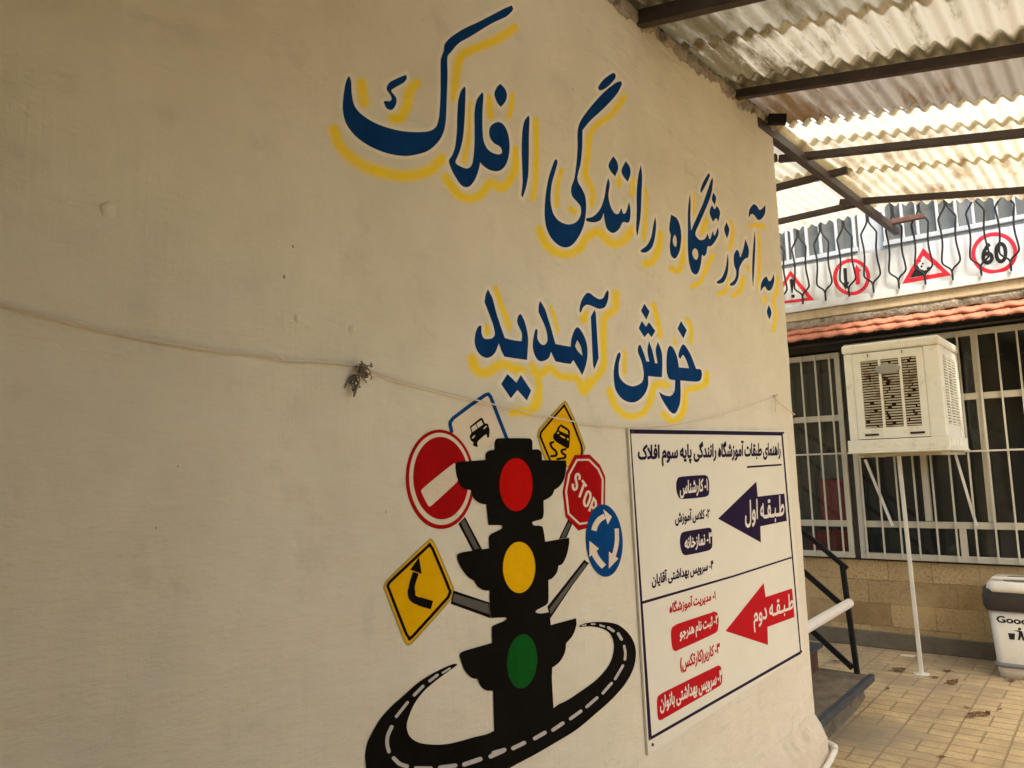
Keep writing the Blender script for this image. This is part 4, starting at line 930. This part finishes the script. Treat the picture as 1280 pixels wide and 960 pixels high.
# tiles: two scalloped courses
def course(y0, z0, y1, z1, seed, th=.016):
    lam = .155; nx = int((X1-X0)/lam*16); vs = []; fs = []; ny = 4
    for j in range(ny+1):
        t = j/ny
        for i in range(nx+1):
            x = X0+(X1-X0)*i/nx; u = (x/lam+seed) % 1
            s_ = math.sin(u*2*math.pi); s_ = s_*.0075 + .011*u
            k = int(x/lam+seed+40); jig = .006*math.sin(k*12.9+seed*5)
            vs.append((x, y0+(y1-y0)*t + (jig + .012*math.sin(u*2*math.pi+1) if j == 0 else 0), z0+(z1-z0)*t + s_ + jig*.5))
    for j in range(ny):
        for i in range(nx): a = j*(nx+1)+i; fs.append((a, a+1, a+nx+2, a+nx+1))
    o = put(MB().add(vs, fs), 'tile_course', M_tile, bl, smooth=True); so_ = o.modifiers.new('thickness', 'SOLIDIFY'); so_.thickness = th; so_.offset = -1
course(YF-.335, 2.605, YF-.22, 2.70, .3); course(YF-.29, 2.668, YF-.15, 2.775, .62)
mb = MB(); nx = 220; vs = []; fs = []
for i in range(nx+1):
    x = X0+(X1-X0)*i/nx
    vs += [(x, YF-.235+random.uniform(-.008,.008), 2.72+random.uniform(-.010,.012)), (x, YF-.26+random.uniform(-.006,.01), 2.765+random.uniform(-.008,.01)), (x, YF-.235, 2.80)]
for i in range(nx):
    for k in range(2): a = i*3+k; fs.append((a, a+3, a+4, a+1))
put(MB().add(vs, fs), 'tile_mortar', M_rough, bl, smooth=True)
put(MB().box(X0, X1, YF-.262, YF+.3, 2.79, 2.868), 'balcony_edge', M_band, bl, bevel=.008)
put(MB().box(X0, X1, YF-.286, YF+.3, 2.869, 2.93), 'balcony_slab', M_white, bl, bevel=.004)
# balcony railing: bottle shaped iron loops
YR = YF-.30
rl = empty('balcony_railing', (0, YR, 2.93), 'black wrought iron railing of bottle shaped loops along the upper balcony', 'railing')
def loop_pts(s):
    return [(0, 2.925), (0, 2.985), (s*.012, 3.02), (s*.058, 3.065), (s*.060, 3.12), (s*.048, 3.21), (s*.047, 3.30), (s*.058, 3.40), (s*.056, 3.44), (s*.012, 3.515), (s*.006, 3.57), (s*.006, 3.74)]
first = None
for k in range(-14, 33):
    x = -.192 + .1915*(k-4) + .0
    if first is None:
        mb = MB()
        for s_ in (-1, 1):
            p = loop_pts(s_); mb.tube([(x+q_[0], YR+.001*s_, q_[1]) for q_ in [(a[0], a[1]) for a in open_curve(p, 3)]], .0078, 6)
        first = put(mb, 'baluster', M_iron, rl); fx = x
    else:
        d = first.copy(); COL.objects.link(d); d.location = (x-fx, 0, 0); d.parent = rl
put(MB().box(X0, X1, YR-.02, YR+.02, 3.745, 3.775), 'top_rail', M_iron, rl)
# banner of road signs hung behind the railing
YB = YF-.265
bn = empty('sign_banner', (0, YB, 2.93), 'white banner printed with four red bordered road signs behind the balcony railing', 'banner')
put(MB().box(X0+1.5, 3.4, YB, YB+.006, 2.932, 3.275), 'banner_sheet', M_white, bn)
NB = (960, 240, 4.0); PLN = (1, YB)
def bsign(parts, label):
    root = None; lift = .001
    for nm, m, fn in parts:
        f = Flat(PLN, lift); fn(f); o = f.build(nm, m, root or bn); lift += .0008
        if root is None: root = o; o['label'] = label
def tri(f, a, b_, c_, hole=None): f.poly(ql(NB, [a, b_, c_]), [ql(NB, hole)] if hole else [])
bsign([('printed_sign', M_signred, lambda f: tri(f, (112,392), (2,568), (232,540), [(112,420),(34,552),(198,528)])),
       ('sign_mark', M_signblk, lambda f: (f.poly(ql(NB, [(108,440),(118,433),(130,440),(124,505),(119,505)])), f.poly(ql(NB, ellipse(126,521,9,9,0,16)))))], 'red triangle with exclamation mark')
bsign([('printed_sign', M_signred, lambda f: f.poly(ql(NB, ellipse(418,425,93,92)), [ql(NB, ellipse(418,425,74,74))])),
       ('sign_mark', M_signblk, lambda f: f.poly(ql(NB, [(376,382),(394,379),(398,450),(408,448),(390,490),(371,456),(382,454)]))),
       ('red_arrow', M_signred, lambda f: f.poly(ql(NB, [(440,464),(460,460),(457,398),(466,396),(442,362),(428,402),(438,401)])))], 'red ring with black and red arrows')
bsign([('printed_sign', M_signred, lambda f: tri(f, (775,280), (670,460), (918,416), [(777,318),(708,432),(872,402)])),
       ('sign_mark', M_signblk, lambda f: (f.poly(ql(NB, [(712,428),(746,362),(760,385),(782,392),(790,416)])), *[f.poly(ql(NB, ellipse(x, y, r, r, 0, 14))) for x, y, r in ((804,384,10),(760,346,5),(774,358,5),(790,398,8),(768,372,6))]))], 'red triangle with falling rocks')
bsign([('printed_sign', M_signred, lambda f: f.poly(ql(NB, ellipse(1132,305,116,104,-8)), [ql(NB, ellipse(1132,305,95,84,-8))]))], 'red ring around the number 60')
sr = [o for o in bn.children if o.get('label') == 'red ring around the number 60'][0]
put_text('60', ql(NB, [(1064,256),(1196,246),(1068,366),(1200,354)]), PLN, .002, 'sign_mark', M_signblk, sr, .022)
# upper storey
put(MB().box(X0, X1, YF+.06, YF+.3, 2.9, 3.385), 'upper_wall', M_ledge, bl)
put(MB().box(X0, X1, YF+.08, YF+.3, 4.6, 5.6), 'upper_wall', M_white, bl)
mb = MB()
put(MB().box(-.36, -.165, YF+.07, YF+.3, 3.386, 4.6), 'upper_pier', M_framegrey, bl); put(MB().box(X0, -3.0, YF+.07, YF+.3, 3.386, 4.6), 'upper_pier', M_framegrey, bl); put(MB().box(4.3, X1, YF+.07, YF+.3, 3.386, 4.6), 'upper_pier', M_framegrey, bl)
def upper(x0, x1, xs_):
    mb = MB(); mb.box(x0, x1, YF+.03, YF+.075, 3.387, 3.427); mb.box(x0, x1, YF+.03, YF+.075, 4.55, 4.6)
    for x in xs_: mb.box(x-.010, x+.010, YF+.032, YF+.073, 3.428, 4.549)
    fr = put(mb, 'upper_window', M_framegrey, bl, bevel=.003)
    put(MB().add([(x0,YF+.078,3.4),(x1,YF+.078,3.4),(x1,YF+.078,4.58),(x0,YF+.078,4.58)], [(0,1,2,3)]), 'window_pane', M_glass2, fr)
    put(MB().box(x0+.02, x1-.02, YF+.04, YF+.06, 3.80, 3.83), 'window_rail', M_framegrey, fr)
upper(-3.0, -.37, [-2.9+.24*k for k in range(9)]+[-.93, -.80, -.68, -.54, -.39])
upper(-.16, 4.3, [-.14, .0, .115, .265, .40, .52, .68, .80]+[.94+.14*k for k in range(24)])
mb = MB(); mb.add([(X0,YF+1.5,3),(X1,YF+1.5,3),(X1,YF+1.5,5),(X0,YF+1.5,5)], [(0,1,2,3)]); put(mb, 'upper_room', M_room2, bl)
mb = MB(); vs = []; fs = []
for i in range(25):
    x = .41 + .105*i/24; vs += [(x, YF+.12+.01*math.sin(i*1.7), 3.39), (x, YF+.12+.01*math.sin(i*1.7), 4.58)]
for i in range(24): fs.append((2*i, 2*i+2, 2*i+3, 2*i+1))
put(mb.add(vs, fs), 'curtain', M_curt, bl, smooth=True)
put(MB().box(X0-.2, X1+.2, YF+.2, YF+6, 5.6, 5.7), 'roof_slab', M_band, bl)
put(MB().box(X0-.15, X0, YF+.0, YF+6, 0, 5.6), 'side_wall', M_band, bl); put(MB().box(X1, X1+.15, YF, YF+6, 0, 5.6), 'side_wall', M_band, bl)

# red seat seen through the left window
ch = empty('red_chair', (-.88, 7.75, 0), 'red padded chair with dark rim behind the left barred window', 'chair')
def rbox(x0, x1, y0, y1, z0, z1, name, m, bev=.03): return put(MB().box(x0, x1, y0, y1, z0, z1), name, m, ch, bevel=bev)
rbox(-1.06, -.70, 7.68, 7.76, .95, 1.38, 'backrest', M_redch); rbox(-1.08, -.68, 7.30, 7.70, .72, .90, 'seat', M_redch)
mb = MB(); mb.tube([(-1.09, 7.74, .4), (-1.09, 7.74, 1.40), (-1.05, 7.74, 1.58), (-.95, 7.74, 1.67), (-.82, 7.74, 1.67), (-.72, 7.74, 1.58), (-.67, 7.74, 1.40), (-.67, 7.74, .4)], .02, 8); put(mb, 'back_frame', M_iron, ch)
for x in (-1.06, -.70):
    put(MB().box(x-.02, x+.02, 7.32, 7.36, 0, .72), 'leg', M_iron, ch); put(MB().box(x-.02, x+.02, 7.70, 7.72, 0, .95), 'leg', M_iron, ch)
rbox(-1.04, -.72, 7.69, 7.735, 1.385, 1.62, 'headrest', M_bing, .02)

# ------------------------------------------------------------------ evaporative cooler on its stand
cl = empty('air_cooler', (.03, 6.45, 1.605), 'cream box shaped evaporative cooler with rusty louvred front on a thin white stand', 'air cooler')
cx0, cx1, cy0, cy1, cz0, cz1 = -.325, .345, 6.08, 6.86, 1.605, 2.43
LX0, LX1 = cx0+.028, cx1-.028
mb = MB()
# hollow casing: four posts, recessed dark core is a separate part
for bx_ in ((cx0+.012, cx0+.075, cy0+.010, cy0+.06), (cx1-.115, cx1-.012, cy0+.010, cy0+.06), (cx1-.06, cx1-.010, cy0+.061, cy0+.13), (cx1-.06, cx1-.010, cy1-.1, cy1-.01), (cx0+.012, cx0+.05, cy0+.061, cy1-.01), (cx0+.051, cx1-.061, cy1-.05, cy1-.012)):
    put(MB().box(*bx_, cz0+.10, cz1-.07), 'casing_panel', M_cooler, cl, bevel=.006)
lid = MB().box(cx0, cx1, cy0, cy1, cz1-.069, cz1); put(lid, 'lid', M_cooler, cl, bevel=.018)
mb = MB().box(cx0-.004, cx1+.004, cy0-.004, cy1, cz0+.012, cz0+.099); mb.box(cx0-.012, cx1+.014, cy0-.012, cy1, cz0, cz0+.0119)
tr_ = put(mb, 'water_tray', M_cooler, cl, bevel=.005)
for k in range(5):
    x = cx0+.12+k*.112; mb = MB(); mb.box(x-.017, x+.017, cy0-.010, cy0-.0042, cz0+.045, cz0+.07); put(mb, 'tray_rib', M_cooler, tr_, bevel=.003)
for k in range(6):
    y = cy0+.06+k*.12; mb = MB(); mb.box(cx1+.0042, cx1+.010, y-.02, y+.02, cz0+.035, cz0+.085); put(mb, 'tray_rib', M_cooler, tr_, bevel=.003)
mb = MB()
for k in range(5):
    x = cx0+.10+k*.12; mb.box(x-.004, x+.004, cy0-.004, cy0-.0005, cz1-.055, cz1-.012)
put(mb, 'lid_rib', M_cooler, [o for o in cl.children if o.name.startswith('lid')][0], bevel=.001)
put(MB().box(cx0+.06, cx1-.07, cy0+.05, cy1-.06, cz0+.10, cz1-.08), 'wet_pad', mat('wet_pad', (.07, .035, .016), .9, var=(.014, .009, .006), vscale=14, dirt=(.30, .20, .10), dscale=18, dlo=.58, dhi=.7), cl)
# front panel with three banks of slots
px0, px1, pz0, pz1 = cx0+.076, cx1-.116, cz0+.105, cz1-.075
mb = MB(); gz0, gz1 = cz0+.185, cz1-.135; yb0, yb1 = cy0+.004, cy0+.022
xs_ = [px0, px0+.052, px0+.175, px0+.192, px0+.315, px0+.332, px1-.045, px1]
mb.box(px0, px1, yb0, yb1, pz0, gz0); mb.box(px0, px1, yb0, yb1, gz1, pz1)
for a, b_ in ((0,1),(2,3),(4,5),(6,7)): mb.box(xs_[a], xs_[b_], yb0, yb1, gz0, gz1)
fp = put(mb, 'front_panel', M_cooler, cl, bevel=.002)
mb = MB(); nsl = 26
for a, b_ in ((1,2),(3,4),(5,6)):
    for k in range(nsl):
        z = gz0 + (gz1-gz0)*(k+.5)/nsl; tz = random.uniform(-.0012, .0012)
        hx = xs_[b_]-xs_[a]
        if random.random() < (.45 if a > 1 else .22):
            c0 = random.uniform(.05, .7); c1 = c0+random.uniform(.06, .28)
            mb.bar((xs_[a], cy0+.014, z+tz), (xs_[a]+hx*c0, cy0+.014, z+tz), .012, .0092)
            if c1 < .95: mb.bar((xs_[a]+hx*c1, cy0+.015, z-tz), (xs_[b_], cy0+.014, z-tz), .012, .0092)
            continue
        mb.bar((xs_[a], cy0+.014, z+tz), (xs_[b_], cy0+.014, z-tz), .012, .0092)
M_slat = mat('rust_stained_slat', (.62, .58, .43), .5, var=(.50, .42, .27), vscale=8, dirt=(.20, .10, .045), dscale=8, dlo=.55, dhi=.66)
put(mb, 'louvre_slats', M_slat, fp)
mb = MB(); bxc = (px0+px1)/2; n = 28; bz = cz0+.615
vs = [(bxc+.088*math.cos(a*2*math.pi/n), cy0-.001, bz+.038*math.sin(a*2*math.pi/n)) for a in range(n)] + [(bxc+.076*math.cos(a*2*math.pi/n), cy0-.006, bz+.029*math.sin(a*2*math.pi/n)) for a in range(n)]
mb.add(vs, [(a, (a+1) % n, n+(a+1) % n, n+a) for a in range(n)] + [tuple(range(n, 2*n))]); put(mb, 'badge', mat('badge_grey', (.33, .32, .27), .4), fp)
mb = MB()
for x in (px0+.11, px0+.345): mb.box(x-.003, x+.003, cy0-.002, cy0+.003, pz1-.032, pz1-.008)
for x in (px0+.095, px0+.40): mb.box(x-.048, x+.048, cy0-.003, cy0+.003, pz0+.022, pz0+.038)
put(mb, 'panel_clip', M_bind, fp, bevel=.002)
# side grille facing right
mb = MB(); sy0, sy1 = cy0+.131, cy1-.101; mb.box(cx1-.030, cx1-.014, sy0, sy1, cz0+.10, cz0+.19); mb.box(cx1-.030, cx1-.014, sy0, sy1, cz1-.13, cz1-.07)
for k in range(1, 3):
    y = sy0+(sy1-sy0)*k/3; mb.box(cx1-.030, cx1-.0142, y-.02, y+.02, cz0+.1901, cz1-.1301)
for k in range(24):
    z = cz0+.19 + (cz1-.13-cz0-.19)*(k+.5)/24; mb.box(cx1-.028, cx1-.0145, sy0, sy1, z-.0055, z+.0055)
put(mb, 'side_grille', M_cooler, cl)
# stand
st = empty('cooler_stand', (-.016, 6.28, 0), 'thin white steel pole and braces under the evaporative cooler', 'stand')
mb = MB(); mb.bar((-.005, 6.28, .004), (-.028, 6.28, 1.594), .026, .026); put(mb, 'pole', M_whitep, st, bevel=.003)
mb = MB(); mb.tube([(-.005, 6.28, .001), (-.005, 6.28, .006)], .055, 16); put(mb, 'foot_plate', M_whitep, st)
mb = MB(); mb.bar((-.425, YF-.06, 1.56), (-.256, YF-.06, 1.01), .02); put(mb, 'brace', M_whitep, st)
mb = MB(); mb.bar((.245, YF-.06, 1.595), (.345, YF-.06, 1.02), .018); put(mb, 'brace', M_whitep, st)
mb = MB()
for x in (-.28, .30): mb.bar((x, 6.10, 1.589), (x, YF-.05, 1.589), .03, .028)
mb.bar((-.30, 6.28, 1.5895), (.32, 6.28, 1.5895), .03, .026)
put(mb, 'bearer', M_framec, st)

# ------------------------------------------------------------------ steps, rail and pipes
sp_ = empty('steps', (-.3, 5.0, 0), 'worn concrete steps with slate nosings rising behind the end of the mural wall', 'steps')
mb = MB(); mb.add([(-3,4.16,0),(-.155,4.16,0),(-.165,5.20,0),(-.19,5.50,0),(-.30,5.58,0),(-3,5.58,0),(-3,4.16,.136),(-.165,4.16,.136),(-.175,5.20,.136),(-.20,5.44,.136),(-.31,5.52,.136),(-3,5.52,.136)],
       [(0,1,7,6),(1,2,8,7),(2,3,9,8),(3,4,10,9),(4,5,11,10),(6,7,8,9,10,11)])
put(mb, 'step_block', M_step, sp_)
put(MB().box(-3, -.150, 4.15, 5.46, .1365, .160), 'tread', M_step, sp_, bevel=.004)
put(MB().box(-.149, -.115, 4.15, 5.47, .118, .1655), 'nosing', M_slate, sp_, bevel=.005)
for k in range(1, 5):
    x = -.42-.30*(k-1); z = .16+.17*k
    put(MB().box(-3, x-.03, 4.17, 5.40, z-.169, z-.026), 'step_block', M_rust if k == 1 else M_step, sp_)
    put(MB().box(-3, x, 4.15, 5.44, z-.025, z), 'tread', M_slate, sp_, bevel=.004)
rr = empty('stair_railing', (-.21, 5.42, .16), 'black iron stair railing with sloping bars beside the worn steps', 'railing')
PY_ = 5.44
mb = MB(); mb.bar((-.215, PY_, .16), (-.255, PY_, .86), .032); put(mb, 'post', M_iron, rr, bevel=.003)
mb = MB(); mb.bar((-.225, PY_, .835), (-1.5, PY_, 1.95), .03, .03); put(mb, 'handrail', M_iron, rr, bevel=.003)
for z0, z1 in ((.56, .8), (.19, .47)):
    mb = MB(); mb.bar((-.24, PY_, z0), (-1.5, PY_, z0+1.10), .016, .036); put(mb, 'sloping_bar', M_iron, rr)
mb = MB(); mb.tube([(-.215, 5.385, .620), (-.20, 4.6, .622), (-.195, 4.0, .622)], .030, 16); tag(put(mb, 'white_pipe', M_pvc, smooth=False), 'thick white pipe lying level between mural wall end and stair railing', 'pipe')
mb = MB()
mb.tube([(.085, 3.30, .105), (.085, 3.62, .125), (.085, 3.83, .16), (.088, 3.90, .185)], .0135, 12); mb.tube([(.088, 3.89, .185), (.083, 3.915, .192), (.045, 3.935, .196), (-.03, 3.945, .196)], .016, 12)
tag(put(mb, 'drain_pipe', M_pvc), 'slim white drain pipe leaving the foot of the mural wall', 'pipe')

# ------------------------------------------------------------------ pedal bin
bi = empty('pedal_bin', (.70, 6.62, 0), 'cream plastic pedal bin with brown lid band standing by the stone wall', 'bin')
def ring(mb, zs, n=8):
    """rounded-rectangle sections: (z, x0, x1, y0, y1, radius)"""
    vs = []; rows_ = []
    for (z, x0, x1, y0, y1, r) in zs:
        row = []
        for (cx_, cy_, a0) in ((x1-r, y1-r, 0), (x0+r, y1-r, 90), (x0+r, y0+r, 180), (x1-r, y0+r, 270)):
            for k in range(n):
                a = math.radians(a0+90*k/(n-1)); row.append((cx_+r*math.cos(a), cy_+r*math.sin(a), z))
        rows_.append(row)
    m_ = len(rows_[0]); vs = [p for r_ in rows_ for p in r_]; fs = []
    for i in range(len(rows_)-1):
        for k in range(m_): fs.append((i*m_+k, i*m_+(k+1) % m_, (i+1)*m_+(k+1) % m_, (i+1)*m_+k))
    fs.append(tuple(range(m_-1, -1, -1))); fs.append(tuple((len(rows_)-1)*m_+k for k in range(m_)))
    return mb.add(vs, fs)
body_ = put(ring(MB(), [(.0,.455,.945,6.47,6.82,.05),(.075,.447,.953,6.462,6.83,.05),(.48,.425,.975,6.44,6.85,.05)]), 'body', M_binw, bi, smooth=True)
put(ring(MB(), [(.078,.438,.962,6.452,6.838,.05),(.085,.430,.970,6.444,6.845,.05),(.10,.430,.970,6.444,6.845,.05),(.108,.437,.963,6.451,6.838,.05)]), 'foot_band', M_bing, bi, smooth=True)
put(ring(MB(), [(.47,.412,.988,6.425,6.865,.055),(.50,.400,1.0,6.412,6.878,.055),(.565,.398,1.002,6.41,6.88,.055),(.59,.402,.998,6.414,6.876,.055),(.605,.405,.995,6.417,6.873,.055),(.62,.405,.995,6.417,6.873,.055)]), 'lid_band', M_bind, bi, smooth=True)
lidp = put(ring(MB(), [(.6005,.430,.972,6.413,6.86,.06),(.62,.425,.975,6.408,6.865,.06),(.655,.43,.97,6.418,6.86,.06),(.672,.45,.95,6.44,6.84,.06)]), 'lid', M_binw, bi, smooth=True)
put(ring(MB(), [(.673,.53,.87,6.45,6.60,.05),(.70,.56,.84,6.47,6.58,.05)]), 'lid_handle', M_bing, bi, smooth=True)
mb = MB(); mb.tube([(.47, 6.47, .690), (.93, 6.47, .697)], .012, 10); put(mb, 'handle_bar', M_binw, bi)
# front face leans a little: print on a plane just ahead of it
def bf(z): return 6.462 - (z-.075)/(.405)*.022 - .0015
V, Fc = text_mesh('Goodb', .03); x0 = min(v.x for v in V); x1 = max(v.x for v in V); y0 = min(v.y for v in V); y1 = max(v.y for v in V)
vs = [(.475+(v.x-x0)/(x1-x0)*.225, bf(.385+(v.y-y0)/(y1-y0)*.048), .385+(v.y-y0)/(y1-y0)*.048) for v in V]
put(MB().add(vs, Fc), 'printed_word', M_signblk, body_)
mb = MB()
def fig(pts):
    loop = [Vector((.535+x*.1, bf(.275+z*.09), .275+z*.09)) for x, z in pts]
    tr3 = tessellate_polygon([loop]); mb.add(loop, [t if (loop[t[1]]-loop[t[0]]).cross(loop[t[2]]-loop[t[0]]).y < 0 else (t[0], t[2], t[1]) for t in tr3])
fig([(.0,.48),(.42,.48),(.36,0),(.06,0)]); fig([(.72+.10*math.cos(a), .86+.10*math.sin(a)) for a in [k*math.pi/6 for k in range(12)]])
fig([(.64,.74),(.86,.72),(.90,.40),(.96,.0),(.84,.0),(.77,.34),(.66,.0),(.55,.0),(.64,.42),(.66,.62),(.40,.72),(.36,.66)])
put(mb, 'printed_figure', M_signblk, body_)

# ------------------------------------------------------------------ dead leaves
def leaf(px, py, s, rot, curl, label):
    p = at(px, py, 2, 0); mb = MB(); n = 9; vs = []; fs = []
    wd_ = [0, .16, .34, .24, .42, .22, .34, .14, .03]
    for i in range(n):
        t = i/(n-1); l_ = (t-.5)*s
        for j in range(-2, 3):
            u = j/2; w_ = wd_[i]*s*u*random.uniform(.8, 1.1)
            z = .006 + s*curl*(u*u*.28*(1+j*.3) + (t-.5)**2*.7*(1.5 if t > .5 else .5)) + random.uniform(0, .10)*s
            a = math.radians(rot); vs.append((p[0]+l_*math.cos(a)-w_*math.sin(a), p[1]+l_*math.sin(a)+w_*math.cos(a), z))
    for i in range(n-1):
        for j in range(4): a = i*5+j; fs.append((a, a+1, a+6, a+5))
    mb.add(vs, fs)
    a = math.radians(rot); mb.tube([(p[0]-.5*s*math.cos(a), p[1]-.5*s*math.sin(a), .01+s*curl*.27), (p[0]-.95*s*math.cos(a+.2), p[1]-.95*s*math.sin(a+.2), .006)], .0015, 4)
    tag(put(mb, 'dry_leaf', M_leaf), label, 'leaf', 'dead leaves scattered on the paving')
leaf(1124, 840, 0.084, 20, 0.42, 'curled brown leaf left of the cooler stand foot, near the stair railing')
leaf(1184, 840, 0.060, 160, 0.30, 'brown leaf just right of the cooler stand foot, against the building')
leaf(1191, 856, 0.076, 35, 0.54, 'upright curled dark leaf right of the cooler stand, centre of the paving')
leaf(1263, 852, 0.068, 190, 0.24, 'flat dark leaf in front of the pedal bin')
leaf(1216, 897, 0.060, 70, 0.54, 'pale folded leaf touching another, front middle of the paving')
leaf(1229, 896, 0.076, 10, 0.48, 'curled tan leaf, right one of the touching pair in front')
leaf(1209, 886, 0.040, 140, 0.24, 'small dark leaf just behind the touching pair')
leaf(1251, 888, 0.024, 60, 0.18, 'tiny leaf scrap right of the touching pair')
leaf(1168, 848, 0.056, 5, 0.09, 'flat leaf at the cooler stand foot plate')
leaf(1046, 828, 0.064, 10, 0.18, 'brown leaf by the building behind the stair railing')
leaf(1110, 862, 0.040, 100, 0.18, 'small dark leaf on the paving right of the steps')
leaf(1178, 948, 0.036, 30, 0.18, 'small dark leaf lying in a joint at the front edge of the photo')
mb = MB()
p = at(1135, 820, 2, 0); mb.box(p[0]-.05, p[0]+.05, p[1]-.03, p[1]+.03, .002, .004)
tag(put(mb, 'paper_scrap', M_whitep), 'flat white paper scrap on the paving near the building foot', 'litter')

# ------------------------------------------------------------------ yard wall and added light-blocking walls, out of frame
yw = put(MB().box(6.2, 6.4, -8, 12, 0, 2.6), 'yard_wall', M_out); tag(yw, 'plain plaster boundary wall on the far right side of the yard', 'wall')
bw = put(MB().box(-3, 3.6, -3.6, -3.4, 0, 3.6), 'added_end_wall', M_out); tag(bw, 'added unseen plaster wall behind, dimming the left of the mural', 'wall')  # added behind the camera to dim the left of the mural
sw = put(MB().box(2.62, 2.74, -3.4, .75, 0, 2.76), 'added_side_wall', M_out); tag(sw, 'added unseen plaster wall blocking side light from the left of the mural', 'wall')  # added to keep side light off the left of the mural
